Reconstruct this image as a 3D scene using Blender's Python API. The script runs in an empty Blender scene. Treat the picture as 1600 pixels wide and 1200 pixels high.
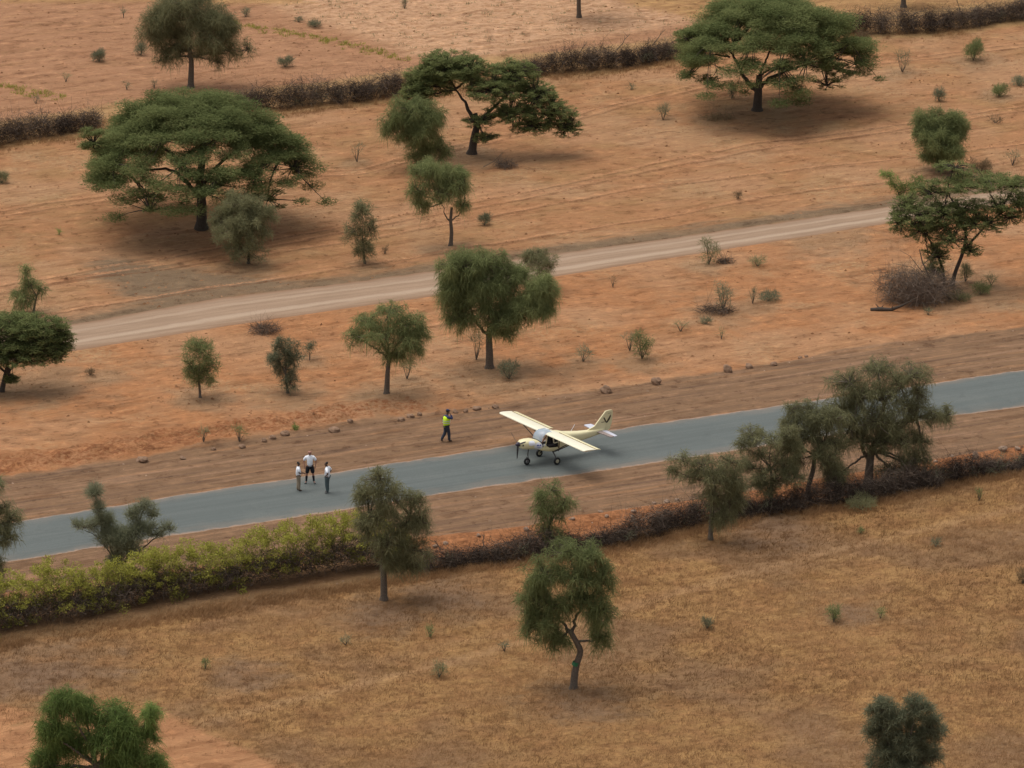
import bpy, math, random
import numpy as np
from mathutils import Vector

R = math.radians
rng = np.random.default_rng(7)
random.seed(7)
SC = bpy.context.scene
COL = SC.collection

# ---------------------------------------------------------------- camera, world, sun, exposure
CAM_H, PITCH, FPX, CAM_Y = 102.0, R(17.0), 9750.0, -333.0
cam_d = bpy.data.cameras.new('camera'); cam = bpy.data.objects.new('camera', cam_d); COL.objects.link(cam)
cam.location = (0, CAM_Y, CAM_H); cam.rotation_euler = (math.pi/2 - PITCH, 0, 0)
cam_d.sensor_width = 36.0; cam_d.lens = 36.0*FPX/1600.0; cam_d.clip_start = 1.0; cam_d.clip_end = 20000.0
SC.camera = cam

SUN_EL, SUN_FROM = R(71), R(150)          # sun stands to the left, a little behind the scene
w = bpy.data.worlds.new('World'); SC.world = w; w.use_nodes = True
nt = w.node_tree; nt.nodes.clear()
sky = nt.nodes.new('ShaderNodeTexSky'); sky.sky_type = 'NISHITA'; sky.sun_disc = False
sky.sun_elevation = SUN_EL; sky.sun_rotation = math.pi/2 - SUN_FROM
sky.dust_density = 4.0; sky.air_density = 1.0; sky.altitude = 300
hs = nt.nodes.new('ShaderNodeHueSaturation'); hs.inputs['Saturation'].default_value = 0.22   # cloud cover
bg = nt.nodes.new('ShaderNodeBackground'); bg.inputs['Strength'].default_value = 0.148
wo = nt.nodes.new('ShaderNodeOutputWorld')
nt.links.new(sky.outputs[0], hs.inputs['Color']); nt.links.new(hs.outputs[0], bg.inputs['Color']); nt.links.new(bg.outputs[0], wo.inputs['Surface'])
sd = bpy.data.lights.new('sun', 'SUN'); so = bpy.data.objects.new('sun', sd); COL.objects.link(so)
sd.energy = 1.75; sd.angle = R(55); sd.color = (1.0, 0.95, 0.88)
so.location = (0, 0, 150)
dirv = Vector((math.cos(SUN_EL)*math.cos(SUN_FROM), math.cos(SUN_EL)*math.sin(SUN_FROM), math.sin(SUN_EL)))
so.rotation_euler = dirv.to_track_quat('Z', 'Y').to_euler()
SC.view_settings.view_transform = 'Standard'; SC.view_settings.look = 'None'
SC.view_settings.exposure = 0.10; SC.view_settings.gamma = 1.0
SC.render.engine = 'CYCLES'

# ---------------------------------------------------------------- picture <-> ground
def ray(px, py):
    px = np.asarray(px, float); py = np.asarray(py, float)
    u = (px-800)/FPX; v = (600-py)/FPX
    c, s = math.cos(PITCH), math.sin(PITCH)
    return u, c+v*s, -s+v*c
def P0(px, py, z=0.0):
    dx, dy, dz = ray(px, py); t = (z-CAM_H)/dz
    return dx*t, CAM_Y+dy*t

# value noise
def _h(i, j, s):
    n = (i.astype(np.int64)*374761393 + j.astype(np.int64)*668265263 + s*974711) & 0x7fffffff
    n = ((n ^ (n >> 13))*1274126177) & 0x7fffffff
    return ((n ^ (n >> 16)) & 0xffff)/65535.0
def vn(x, y, s=0):
    xi = np.floor(x); yi = np.floor(y); fx = x-xi; fy = y-yi
    fx = fx*fx*(3-2*fx); fy = fy*fy*(3-2*fy)
    a = _h(xi, yi, s); b = _h(xi+1, yi, s); c = _h(xi, yi+1, s); d = _h(xi+1, yi+1, s)
    return (a*(1-fx)+b*fx)*(1-fy)+(c*(1-fx)+d*fx)*fy - 0.5
def fbm(x, y, s=0, o=3):
    r = 0; a = 1.0; f = 1.0
    for k in range(o): r = r + a*vn(x*f, y*f, s+k*17); a *= .5; f *= 2.03
    return r
def sst(a, b, x):
    t = np.clip((x-a)/(b-a), 0, 1); return t*t*(3-2*t)

# road frame: u runs along the road, v across it (towards the far side)
_ax, _ay = P0(54, 810); _bx, _by = P0(1600, 577)
PHI = math.atan2(_by-_ay, _bx-_ax); CU, SU = math.cos(PHI), math.sin(PHI)
def uv(x, y): return x*CU+y*SU, -x*SU+y*CU
def xy(u, v): return u*CU-v*SU, u*SU+v*CU
class Line:
    def __init__(s, pts):
        a = np.array(pts, float); x, y = P0(a[:, 0], a[:, 1]); u, v = uv(x, y)
        o = np.argsort(u); s.u = u[o]; s.v = v[o]
        s.k = (s.v[-1]-s.v[0])/(s.u[-1]-s.u[0])
    def __call__(s, u):
        v = np.interp(u, s.u, s.v)
        return v + np.where(u < s.u[0], (u-s.u[0])*s.k, 0) + np.where(u > s.u[-1], (u-s.u[-1])*s.k, 0)
RN = Line([(54, 810), (292, 771), (537, 735), (1020, 661), (1252, 628), (1600, 577)])
RS = Line([(8, 879), (137, 858), (283, 835), (537, 797), (664, 775), (1039, 721), (1495, 649), (1600, 635)])
SN = Line([(0, 751), (135, 731), (337, 697), (506, 670), (787, 632), (937, 611), (1060, 592), (1129, 582), (1321, 548), (1600, 513)])
SS = Line([(0, 925), (300, 882), (668, 840), (829, 822), (895, 807), (1060, 786), (1448, 722), (1600, 697)])
HL = Line([(0, 1000), (100, 983), (240, 958), (400, 930), (590, 903), (680, 889), (850, 868), (940, 852), (1100, 816), (1200, 798), (1350, 778), (1450, 757), (1520, 741), (1600, 731)])
TN = Line([(118, 506), (337, 466), (540, 442), (790, 407), (1060, 370), (1379, 324)])
TS = Line([(111, 549), (337, 512), (540, 482), (675, 463), (1060, 401), (1393, 348)])
HU = Line([(0, 226), (135, 206), (370, 168), (430, 173), (540, 162), (640, 147), (820, 118), (940, 110), (1060, 94), (1280, 56), (1440, 52), (1600, 32)])
def strip(u, v, a, b): return np.minimum(v-a(u), b(u)-v)
def poly_sd(pts, x, y):
    a = np.array(pts, float); X, Y = P0(a[:, 0], a[:, 1]); n = len(X)
    d = np.full(x.shape, 1e9); ins = np.zeros(x.shape, bool)
    for i in range(n):
        x0, y0, x1, y1 = X[i], Y[i], X[(i+1) % n], Y[(i+1) % n]
        ex, ey = x1-x0, y1-y0; t = np.clip(((x-x0)*ex+(y-y0)*ey)/(ex*ex+ey*ey+1e-9), 0, 1)
        d = np.minimum(d, np.hypot(x-x0-t*ex, y-y0-t*ey))
        c = (y0 > y) != (y1 > y); with_ = ex*(y-y0)/(ey if abs(ey) > 1e-9 else 1e-9)+x0
        ins ^= (c & (x < with_))
    return np.where(ins, d, -d)
# wheel ruts crossing the far field, as (px, py) lines
RUTS = [[(-60, 335), (130, 308), (560, 262), (760, 215), (1000, 150), (1160, 118), (1600, 64)],
        [(-60, 343), (130, 316), (560, 270), (760, 222), (1000, 157), (1160, 124), (1600, 70)],
        [(820, 300), (1020, 253), (1160, 226), (1400, 195), (1600, 163)],
        [(820, 309), (1020, 262), (1160, 235), (1400, 202), (1600, 170)],
        [(560, 372), (760, 338), (1000, 290), (1380, 250), (1600, 225)],
        [(1020, 340), (1200, 305), (1400, 280)]]
RUTL = [Line(r) for r in RUTS]
def height(x, y):
    x = np.asarray(x, float); y = np.asarray(y, float)
    u, v = uv(x, y)
    far = 1/(1+np.maximum(np.abs(x)-70, 0)/40+np.maximum(np.abs(y-10)-110, 0)/40)
    h = .30*fbm(x/16, y/16, 3)+.10*fbm(x/3.1, y/3.1, 9)+.07*fbm(u/2.2, v/.45, 21)+.035*fbm(x/.7, y/.7, 25, 2)
    rt = 0
    for L in RUTL: rt = rt - .07*np.exp(-((v-L(u))/.16)**2)*(.5+vn(u/2, v*0, 31)) + .03*np.exp(-((np.abs(v-L(u))-.33)/.16)**2)
    h = h + rt
    churn = np.exp(-((v-SN(u)-1.9)/1.7)**2)*(sst(8, -14, u)*.8+.22)
    h = h + churn*(.55*np.abs(fbm(u/1.6, v/.75, 40))+.28*fbm(u/.8, v/.35, 43))
    # graded shoulder rows and the windrow of spoil at its two edges
    ns = sst(-.4, .5, strip(u, v, RN, SN)); ssr = sst(-.4, .5, strip(u, v, SS, RS))
    rows = .05*vn(u/9, v/.42, 50)+.04*vn(u/4, v/.22, 54)
    h = h*(1-.85*np.maximum(ns, ssr))+rows*(ns+ssr)
    h = h+.10*np.exp(-((v-SN(u))/.45)**2)*(vn(u/.9, v/.6, 60)+.55)+.14*np.exp(-((v-SS(u)+.3)/.4)**2)*(vn(u/.8, v/.5, 62)+.5)
    h = h-.22*np.exp(-((v-SS(u)+1.7)/.9)**2)
    g = sst(.3, -.3, v-HL(u)+.6)
    h = h + g*(.10*fbm(x/1.3, y/1.3, 70))
    fr = sst(.1, 1.1, -strip(u, v, RS, RN)); ft = sst(0, .8, -strip(u, v, TS, TN))
    return h*np.minimum(fr, ft)*far
def P(px, py):
    z = 0.0
    for k in range(4):
        x, y = P0(px, py, z); z = height(x, y)
    return np.array([float(x), float(y), float(z)])

# ---------------------------------------------------------------- mesh helpers
class MB:
    def __init__(s): s.V = []; s.F = []; s.A = []; s.n = 0
    def add(s, v, f, a=None):
        v = np.asarray(v, float).reshape(-1, 3)
        if len(v) == 0: return s
        f = np.asarray(f, dtype=np.int64); s.V.append(v); s.F.append(f+s.n); s.n += len(v)
        s.A.append(np.zeros(len(v)) if a is None else np.broadcast_to(np.asarray(a, float), (len(v),)))
        return s
    def build(s, name, mat, parent=None, smooth=False, loc=None, attr=False):
        me = bpy.data.meshes.new(name)
        V = np.concatenate(s.V); me.vertices.add(len(V)); me.vertices.foreach_set('co', V.astype(np.float32).ravel())
        sizes = np.concatenate([np.full(len(f), f.shape[1], np.int32) for f in s.F])
        idx = np.concatenate([f.ravel() for f in s.F]).astype(np.int32)
        me.loops.add(len(idx)); me.polygons.add(len(sizes))
        me.loops.foreach_set('vertex_index', idx)
        st = np.zeros(len(sizes), np.int32); st[1:] = np.cumsum(sizes)[:-1]
        me.polygons.foreach_set('loop_start', st)
        me.polygons.foreach_set('use_smooth', np.full(len(sizes), smooth, bool))
        me.update(calc_edges=True)
        if attr:
            a = me.attributes.new('tint', 'FLOAT', 'POINT'); a.data.foreach_set('value', np.concatenate(s.A).astype(np.float32))
        me.materials.append(mat)
        o = bpy.data.objects.new(name, me); COL.objects.link(o)
        if parent: o.parent = parent
        if loc is not None: o.location = loc
        return o
def tag(o, label=None, cat=None, group=None, kind=None):
    if label: o['label'] = label
    if cat: o['category'] = cat
    if group: o['group'] = group
    if kind: o['kind'] = kind
    return o
def thing(name, label, cat, loc, group=None, rotz=0):
    o = bpy.data.objects.new(name, None); COL.objects.link(o); o.location = loc; o.rotation_euler = (0, 0, rotz)
    o.empty_display_size = .3
    return tag(o, label, cat, group)
def tube(path, rad, n=6, cap=True):
    p = np.asarray(path, float); k = len(p); rad = np.broadcast_to(np.asarray(rad, float), (k,))
    t = np.gradient(p, axis=0); t /= (np.linalg.norm(t, axis=1)[:, None]+1e-9)
    ref = np.array([0.31, 0.17, .93]) if abs(t[0][2]) < .8 else np.array([1., .1, 0])
    a = np.cross(t, ref); a /= (np.linalg.norm(a, axis=1)[:, None]+1e-9); b = np.cross(t, a)
    th = np.arange(n)*2*math.pi/n
    v = p[:, None, :]+rad[:, None, None]*(np.cos(th)[None, :, None]*a[:, None, :]+np.sin(th)[None, :, None]*b[:, None, :])
    f = [[i*n+j, i*n+(j+1) % n, (i+1)*n+(j+1) % n, (i+1)*n+j] for i in range(k-1) for j in range(n)]
    return v.reshape(-1, 3), np.array(f)
def box(x0, x1, y0, y1, z0, z1):
    v = [(x, y, z) for x in (x0, x1) for y in (y0, y1) for z in (z0, z1)]
    f = [(0, 1, 3, 2), (4, 6, 7, 5), (0, 4, 5, 1), (2, 3, 7, 6), (0, 2, 6, 4), (1, 5, 7, 3)]
    return np.array(v), np.array(f)
def ribbons(p0, d, L, W, droop=None, seg=2, nrm=None):
    """thin tapering strips: start p0, direction d, length L, width W"""
    n = len(p0); d = d/(np.linalg.norm(d, axis=1)[:, None]+1e-9)
    r = rng.normal(size=(n, 3)) if nrm is None else nrm
    s = np.cross(d, r); s /= (np.linalg.norm(s, axis=1)[:, None]+1e-9)
    pts = []
    for i in range(seg+1):
        t = i/seg; c = p0+d*(L*t)[:, None]
        if droop is not None: c = c+droop*((L*t*t)[:, None])
        wd = (W*(1-.75*t)*.5)[:, None]*s
        pts += [c-wd, c+wd]
    v = np.stack(pts, 1).reshape(-1, 3); m = 2*(seg+1)
    b = (np.arange(n)*m)[:, None]
    f = np.concatenate([b+np.array([[2*i, 2*i+1, 2*i+3, 2*i+2]]) for i in range(seg)], 0)
    return v, f, m
def ball(n):
    d = rng.normal(size=(n, 3)); d /= np.linalg.norm(d, axis=1)[:, None]
    return d*(rng.random(n)**.45)[:, None]

# ---------------------------------------------------------------- materials
MATS = {}
def newmat(name):
    m = bpy.data.materials.new(name); m.use_nodes = True; n = m.node_tree.nodes; n.clear()
    out = n.new('ShaderNodeOutputMaterial'); return m, n, m.node_tree.links, out
def simple(name, c, rough=.6, metal=0, var=.12, scale=9., spec=.4, bump=0.0, c2=None):
    if name in MATS: return MATS[name]
    m, n, l, out = newmat(name)
    b = n.new('ShaderNodeBsdfPrincipled'); b.inputs['Roughness'].default_value = rough; b.inputs['Metallic'].default_value = metal
    b.inputs['Specular IOR Level'].default_value = spec
    tc = n.new('ShaderNodeTexCoord'); no = n.new('ShaderNodeTexNoise'); no.inputs['Scale'].default_value = scale; no.inputs['Detail'].default_value = 5
    mx = n.new('ShaderNodeMix'); mx.data_type = 'RGBA'
    c2 = c2 or tuple(x*(1-2*var) for x in c)
    mx.inputs[6].default_value = (*[min(1, x*(1+var)) for x in c], 1); mx.inputs[7].default_value = (*c2, 1)
    l.new(tc.outputs['Object'], no.inputs['Vector']); l.new(no.outputs[0], mx.inputs[0]); l.new(mx.outputs[2], b.inputs['Base Color'])
    if bump:
        bp = n.new('ShaderNodeBump'); bp.inputs['Strength'].default_value = bump; bp.inputs['Distance'].default_value = .03
        l.new(no.outputs[0], bp.inputs['Height']); l.new(bp.outputs[0], b.inputs['Normal'])
    l.new(b.outputs[0], out.inputs['Surface']); MATS[name] = m; return m
def leafmat(name, ca, cb, trans=.3):
    if name in MATS: return MATS[name]
    m, n, l, out = newmat(name)
    at = n.new('ShaderNodeAttribute'); at.attribute_name = 'tint'
    mx = n.new('ShaderNodeMix'); mx.data_type = 'RGBA'; mx.inputs[6].default_value = (*ca, 1); mx.inputs[7].default_value = (*cb, 1)
    d = n.new('ShaderNodeBsdfDiffuse'); t = n.new('ShaderNodeBsdfTranslucent'); ms = n.new('ShaderNodeMixShader'); ms.inputs[0].default_value = trans
    l.new(at.outputs['Fac'], mx.inputs[0]); l.new(mx.outputs[2], d.inputs[0]); l.new(mx.outputs[2], t.inputs[0])
    l.new(d.outputs[0], ms.inputs[1]); l.new(t.outputs[0], ms.inputs[2]); l.new(ms.outputs[0], out.inputs['Surface'])
    MATS[name] = m; return m
LEAF = {
 'acacia': leafmat('leaf_acacia', (.110, .138, .052), (.255, .275, .110), .44),
 'green': leafmat('leaf_green', (.145, .168, .070), (.305, .332, .142), .45),
 'bright': leafmat('leaf_bright', (.128, .180, .056), (.275, .360, .110), .45),
 'olive': leafmat('leaf_olive', (.158, .155, .080), (.315, .305, .162), .45),
 'grey': leafmat('leaf_grey_green', (.142, .152, .092), (.285, .292, .182), .45),
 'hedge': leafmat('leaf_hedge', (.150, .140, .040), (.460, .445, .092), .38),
 'dry': leafmat('leaf_dry', (.15, .105, .062), (.31, .22, .125)),
 'twig': leafmat('twig_dark', (.042, .033, .028), (.225, .170, .130), .05),
 'straw': leafmat('straw', (.215, .118, .056), (.455, .272, .134), .25)}
BARK = simple('bark', (.150, .118, .090), .9, var=.35, scale=14, bump=.6, spec=.2)
BARKD = simple('bark_dark', (.085, .066, .052), .9, var=.35, scale=14, bump=.6, spec=.2)

# ---------------------------------------------------------------- node shorthand for the ground shaders
class NG:
    def __init__(s, name): s.m, s.n, s.l, s.out = newmat(name)
    def put(s, sock, v):
        if isinstance(v, bpy.types.NodeSocket): s.l.new(v, sock)
        elif isinstance(v, tuple): sock.default_value = (*v, 1) if len(v) == 3 and sock.type == 'RGBA' else v
        else: sock.default_value = v
    def math(s, op, a, b=0.0, c=None, clamp=False):
        k = s.n.new('ShaderNodeMath'); k.operation = op; k.use_clamp = clamp
        s.put(k.inputs[0], a); s.put(k.inputs[1], b)
        if c is not None: s.put(k.inputs[2], c)
        return k.outputs[0]
    def mix(s, f, a, b, mode='MIX'):
        k = s.n.new('ShaderNodeMix'); k.data_type = 'RGBA'; k.blend_type = mode
        s.put(k.inputs[0], f); s.put(k.inputs[6], a); s.put(k.inputs[7], b); return k.outputs[2]
    def noise(s, vec, scale, detail=4, rough=.55, off=0.0):
        k = s.n.new('ShaderNodeTexNoise'); k.inputs['Scale'].default_value = scale; k.inputs['Detail'].default_value = detail; k.inputs['Roughness'].default_value = rough
        mp = s.n.new('ShaderNodeMapping'); mp.inputs['Location'].default_value = (off, off*1.7, 0); s.l.new(vec, mp.inputs[0]); s.l.new(mp.outputs[0], k.inputs['Vector'])
        return k.outputs[0]
    def mapping(s, vec, rz=0.0, sc=(1, 1, 1)):
        a = s.n.new('ShaderNodeMapping'); a.inputs['Rotation'].default_value = (0, 0, rz); s.l.new(vec, a.inputs[0])
        b = s.n.new('ShaderNodeMapping'); b.inputs['Scale'].default_value = sc; s.l.new(a.outputs[0], b.inputs[0]); return b.outputs[0]
    def ramp(s, v, a, b):
        k = s.n.new('ShaderNodeMapRange'); k.interpolation_type = 'SMOOTHSTEP'; s.put(k.inputs[0], v); k.inputs[1].default_value = a; k.inputs[2].default_value = b
        return k.outputs[0]
    def attr(s, name):
        k = s.n.new('ShaderNodeAttribute'); k.attribute_name = name; return k.outputs['Fac']
    def finish(s, col, rough=.95, height=None, dist=.05, spec=.15, strength=1.0):
        b = s.n.new('ShaderNodeBsdfPrincipled'); s.put(b.inputs['Base Color'], col); b.inputs['Roughness'].default_value = rough
        b.inputs['Specular IOR Level'].default_value = spec
        if height is not None:
            bp = s.n.new('ShaderNodeBump'); bp.inputs['Strength'].default_value = strength; bp.inputs['Distance'].default_value = dist
            s.l.new(height, bp.inputs['Height']); s.l.new(bp.outputs[0], b.inputs['Normal'])
        s.l.new(b.outputs[0], s.out.inputs['Surface']); return s.m

DUFF = [(313, 626, 2.0), (452, 622, 2.4), (610, 622, 3.0), (640, 600, 1.6), (770, 592, 4.0), (790, 590, 3.0), (484, 566, 1.3), (388, 416, 2.2), (570, 416, 1.6), (704, 390, 1.8), (1490, 455, 4.0), (1540, 462, 3.0), (1522, 96, 2.2), (1410, 116, 1.6), (1183, 180, 3.5), (1122, 190, 2.0), (1003, 566, 2.0), (911, 568, 1.5), (1130, 490, 2.4), (1190, 478, 1.6), (1107, 418, 1.4), (52, 494, 2.0), (1468, 275, 2.4), (1555, 150, 1.6), (55, 600, 4.0), (1300, 372, 3.5), (1530, 275, 2.4), (557, 256, 1.2), (1036, 190, 1.3), (737, 246, 2.4), (158, 588, 1.6)]
# ---------------------------------------------------------------- the ground: one sheet
def axis(a, b, st, far=7000.0):
    c = list(np.arange(a, b+st/2, st)); lo = []; hi = []; d = st*1.3; p = a
    while p > -far: p -= d; d *= 1.28; lo.append(p)
    d = st*1.3; p = b
    while p < far: p += d; d *= 1.28; hi.append(p)
    return np.array(lo[::-1]+c+hi)
gx = axis(-46, 46, .22); gy = axis(-70, 104, .26)
GX, GY = np.meshgrid(gx, gy); X = GX.ravel(); Y = GY.ravel(); U, V_ = uv(X, Y)
Z = height(X, Y); insr = np.maximum(strip(U, V_, RS, RN), strip(U, V_, TS, TN)); Z = Z-.04*sst(-.1, .25, insr)
nx, ny = len(gx), len(gy); I = np.arange(nx*ny).reshape(ny, nx)
mb = MB(); mb.add(np.stack([X, Y, Z], 1), np.stack([I[:-1, :-1], I[:-1, 1:], I[1:, 1:], I[1:, :-1]], -1).reshape(-1, 4))
g = NG('ground_soil')
tc = g.n.new('ShaderNodeTexCoord').outputs['Object']
ali = g.mapping(tc, -PHI, (.10, 1, 1))          # stretched along the road
ali2 = g.mapping(tc, -PHI, (.28, 1, 1))
n_big = g.noise(tc, .09, 3); n_mid = g.noise(tc, .55, 5, .6, 3); n_fine = g.noise(tc, 4.2, 6, .7, 5); n_tiny = g.noise(tc, 14, 5, .75, 9)
n_str = g.noise(ali, 2.3, 5, .65, 2); n_st2 = g.noise(ali2, 1.1, 5, .6, 8); n_sc = g.noise(tc, 1.9, 6, .72, 12)
def edge(nm, wn=1.2, a=-.12, b=.12, noi=None):
    d = g.math('ADD', g.attr(nm), g.math('MULTIPLY', g.math('SUBTRACT', noi or n_sc, .5), wn)); return g.ramp(d, a, b)
# orange sand of the strip between road and track
c = g.mix(g.ramp(n_mid, .35, .68), (0.416, 0.189, 0.082), (0.348, 0.165, 0.076))
c = g.mix(g.math('MULTIPLY', g.ramp(n_str, .52, .70), .55), c, (0.296, 0.123, 0.052))
c = g.mix(g.math('MULTIPLY', g.ramp(n_fine, .50, .72), .45), c, (0.494, 0.261, 0.126))
# the far field is duller and more straw coloured
fld = g.mix(g.ramp(n_st2, .38, .62), (0.348, 0.175, 0.081), (0.380, 0.185, 0.087))
fld = g.mix(g.math('MULTIPLY', g.ramp(g.noise(tc, .22, 4, .6, 31), .45, .65), .6), fld, (0.333, 0.195, 0.087))
fld = g.mix(g.math('MULTIPLY', g.ramp(n_str, .55, .72), .5), fld, (0.281, 0.128, 0.060))
c = g.mix(edge('field', 5.0, -2.5, 2.5, n_mid), c, fld)
# straw patches where short dry grass grows
sp = g.math('MULTIPLY', g.ramp(g.noise(tc, .16, 4, .6, 21), .50, .66), g.ramp(n_fine, .35, .62))
c = g.mix(g.math('MULTIPLY', sp, .7), c, (.400, .262, .140)); c = g.mix(g.math('MULTIPLY', g.ramp(g.noise(tc, .11, 3, .5, 25), .45, .62), .5), c, (.420, .245, .135))
# ground beyond the far brush fence
top = g.mix(g.ramp(n_st2, .35, .65), (0.385, 0.202, 0.109), (0.348, 0.177, 0.094))
pale = g.mix(g.ramp(n_sc, .40, .66), (0.541, 0.325, 0.189), (0.406, 0.222, 0.118))
top = g.mix(edge('pale', 4, -1.2, 1.2), top, pale)
top = g.mix(edge('strawfield', 3, -1.0, 1.0), top, g.mix(g.ramp(n_mid, .4, .6), (0.416, 0.241, 0.101), (0.348, 0.192, 0.084)))
c = g.mix(edge('far', .6, -.3, .3), c, top)
c = g.mix(g.math('MULTIPLY', g.ramp(g.math('ADD', g.attr('duff'), g.math('MULTIPLY', g.math('SUBTRACT', n_mid, .5), 1.6)), .15, .9), .6), c, (.300, .200, .115))
n_cl = g.noise(ali2, 2.6, 6, .72, 60)
n_c2 = g.noise(ali2, 6.5, 5, .75, 66); c = g.mix(g.math('MULTIPLY', g.ramp(n_c2, .55, .68), .55), c, (.215, .105, .050)); c = g.mix(g.math('MULTIPLY', g.ramp(g.noise(g.mapping(tc, -PHI, (.15, 1, 1)), .75, 5, .65, 71), .52, .66), .45), c, (.290, .155, .075))
c = g.mix(g.math('MULTIPLY', g.ramp(n_cl, .54, .70), .62), c, (0.213, 0.099, 0.047)); c = g.mix(g.math('MULTIPLY', g.ramp(n_cl, .46, .32), .45), c, (0.520, 0.286, 0.139))
c = g.mix(g.math('MULTIPLY', edge('verge', 1.5, -.6, .6), .75), c, (0.395, 0.246, 0.109))
# dark churned crests along the bank
c = g.mix(g.math('MULTIPLY', edge('churn', 1.8, -.2, .8), g.ramp(n_fine, .40, .62)), c, (0.255, 0.099, 0.042))
# grey gravel
grv = g.mix(g.ramp(n_tiny, .35, .65), (0.224, 0.153, 0.091), (0.156, 0.106, 0.066))
c = g.mix(g.math('MULTIPLY', edge('grey', 4.5, -1.2, .9, g.noise(ali2, .9, 6, .75, 97)), .95), c, grv)
# graded shoulders
sh = g.mix(g.ramp(n_str, .36, .64), (0.255, 0.148, 0.082), (0.203, 0.118, 0.067))
sh = g.mix(g.math('MULTIPLY', g.ramp(g.noise(ali, 1.0, 4, .6, 40), .55, .66), .6), sh, (0.359, 0.192, 0.097))
sh = g.mix(g.math('MULTIPLY', g.ramp(g.noise(ali, 4.5, 4, .7, 44), .55, .68), .55), sh, (0.140, 0.085, 0.050))
sh = g.mix(g.math('MULTIPLY', g.ramp(n_tiny, .60, .72), .5), sh, (0.343, 0.222, 0.134))
rw = g.math('MULTIPLY', g.attr('rut'), g.ramp(n_fine, .25, .6))
c = g.mix(g.math('MULTIPLY', g.ramp(rw, .15, .8), .75), c, (.500, .250, .130)); c = g.mix(g.math('MULTIPLY', g.ramp(g.math('MULTIPLY', rw, -1.0), .10, .7), .7), c, (.190, .090, .045))
n_row = g.noise(g.mapping(tc, -PHI, (.035, 1, 1)), 1.9, 5, .7, 77)
sh = g.mix(g.math('MULTIPLY', g.ramp(n_row, .53, .64), .65), sh, (.330, .195, .120)); sh = g.mix(g.math('MULTIPLY', g.ramp(n_row, .47, .36), .6), sh, (.130, .080, .055))
sh = g.mix(g.math('MULTIPLY', g.ramp(g.noise(tc, 2.4, 6, .75, 81), .54, .68), .5), sh, (.140, .088, .060))
c = g.mix(edge('shoulder', 1.6, -.35, .30, g.noise(ali2, 1.6, 6, .7, 91)), c, sh)
red = g.mix(g.ramp(n_fine, .35, .65), (.400, .170, .072), (.250, .105, .045))
c = g.mix(edge('red', .6), c, red)
# dry grass field near the camera
gr = g.mix(g.ramp(n_mid, .35, .65), (0.302, 0.158, 0.066), (0.364, 0.207, 0.082))
gr = g.mix(g.math('MULTIPLY', g.ramp(n_big, .48, .62), .7), gr, (0.224, 0.133, 0.074))
gr = g.mix(g.math('MULTIPLY', g.ramp(n_fine, .45, .65), .5), gr, (0.172, 0.089, 0.038))
gr = g.mix(g.math('MULTIPLY', g.attr('path'), .35), gr, (.440, .270, .140)); gr = g.mix(g.math('MULTIPLY', g.ramp(g.math('ADD', g.attr('bare'), g.math('MULTIPLY', g.math('SUBTRACT', n_mid, .5), 2.2)), .20, 1.1), .7), gr, (.190, .120, .078))
sand = g.mix(g.ramp(n_st2, .4, .62), (0.416, 0.209, 0.099), (0.354, 0.169, 0.079))
gr = g.mix(edge('sand', 2.5, -.5, .5), gr, sand)
c = g.mix(edge('grass', .8, -.3, .3), c, gr)
c = g.mix(g.math('MULTIPLY', edge('litter', 1.2, -.9, .9), .75), c, g.mix(n_fine, (0.130, 0.077, 0.040), (0.198, 0.123, 0.063)))  # dark litter under fences and hedge, with their shade painted into the colour
n_g1 = g.noise(g.mapping(tc, -PHI, (.40, 1, 1)), .85, 5, .68, 101); n_g2 = g.noise(tc, 1.15, 5, .68, 107)
c = g.mix(g.math('MULTIPLY', g.ramp(n_g1, .50, .64), .55), c, g.mix(1.0, c, (.60, .54, .50), 'MULTIPLY')); c = g.mix(g.math('MULTIPLY', g.ramp(n_g2, .49, .34), .62), c, g.mix(1.0, c, (1.36, 1.34, 1.32), 'MULTIPLY'))
c = g.mix(g.math('MULTIPLY', g.ramp(n_g2, .575, .65), .60), c, g.mix(1.0, c, (.48, .42, .40), 'MULTIPLY'))
hgt = g.math('ADD', g.math('MULTIPLY', g.math('ADD', n_fine, g.math('MULTIPLY', n_cl, 1.8)), 1.0), g.math('ADD', g.math('MULTIPLY', n_tiny, .35), g.math('MULTIPLY', n_str, .9)))
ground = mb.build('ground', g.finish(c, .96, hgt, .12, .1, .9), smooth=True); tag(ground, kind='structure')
def gattr(nm, val):
    a = ground.data.attributes.new(nm, 'FLOAT', 'POINT'); a.data.foreach_set('value', np.clip(val, -9, 9).astype(np.float32))
gattr('field', V_-TN(U)+.5)
rc = np.zeros_like(X)
for L in RUTL: q_ = V_-L(U); rc += .8* np.exp(-(q_/.24)**2)-.8*np.exp(-((q_+.45)/.2)**2)
for k_ in range(9):
    off = [1.6, 2.5, 5.2, 6.1, 9.5, 10.4, 13.0, 15.5, 16.3][k_]; q_ = V_-SN(U)-off-.45*fbm(U/16+k_//2*7, U*0, 120+k_//2, 2)-.9*np.sin(U/31+k_//2); am = .75*sst(-.05, .3, vn(U/9, U*0, 130+k_))*(.6+.8*vn(U/1.7, V_/.5, 140+k_))
    rc += am*(.8*np.exp(-(q_/.22)**2)-.9*np.exp(-((q_+.42)/.2)**2))*(V_ < TS(U)-.5)
gattr('rut', rc)
dfar = V_-HU(U)-.6; gattr('far', dfar)
gattr('verge', np.maximum(np.minimum(dfar+1.6, 5-dfar), np.minimum(HL(U)-.4-V_+1.0, 1.4-(HL(U)-.4-V_))))
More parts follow.
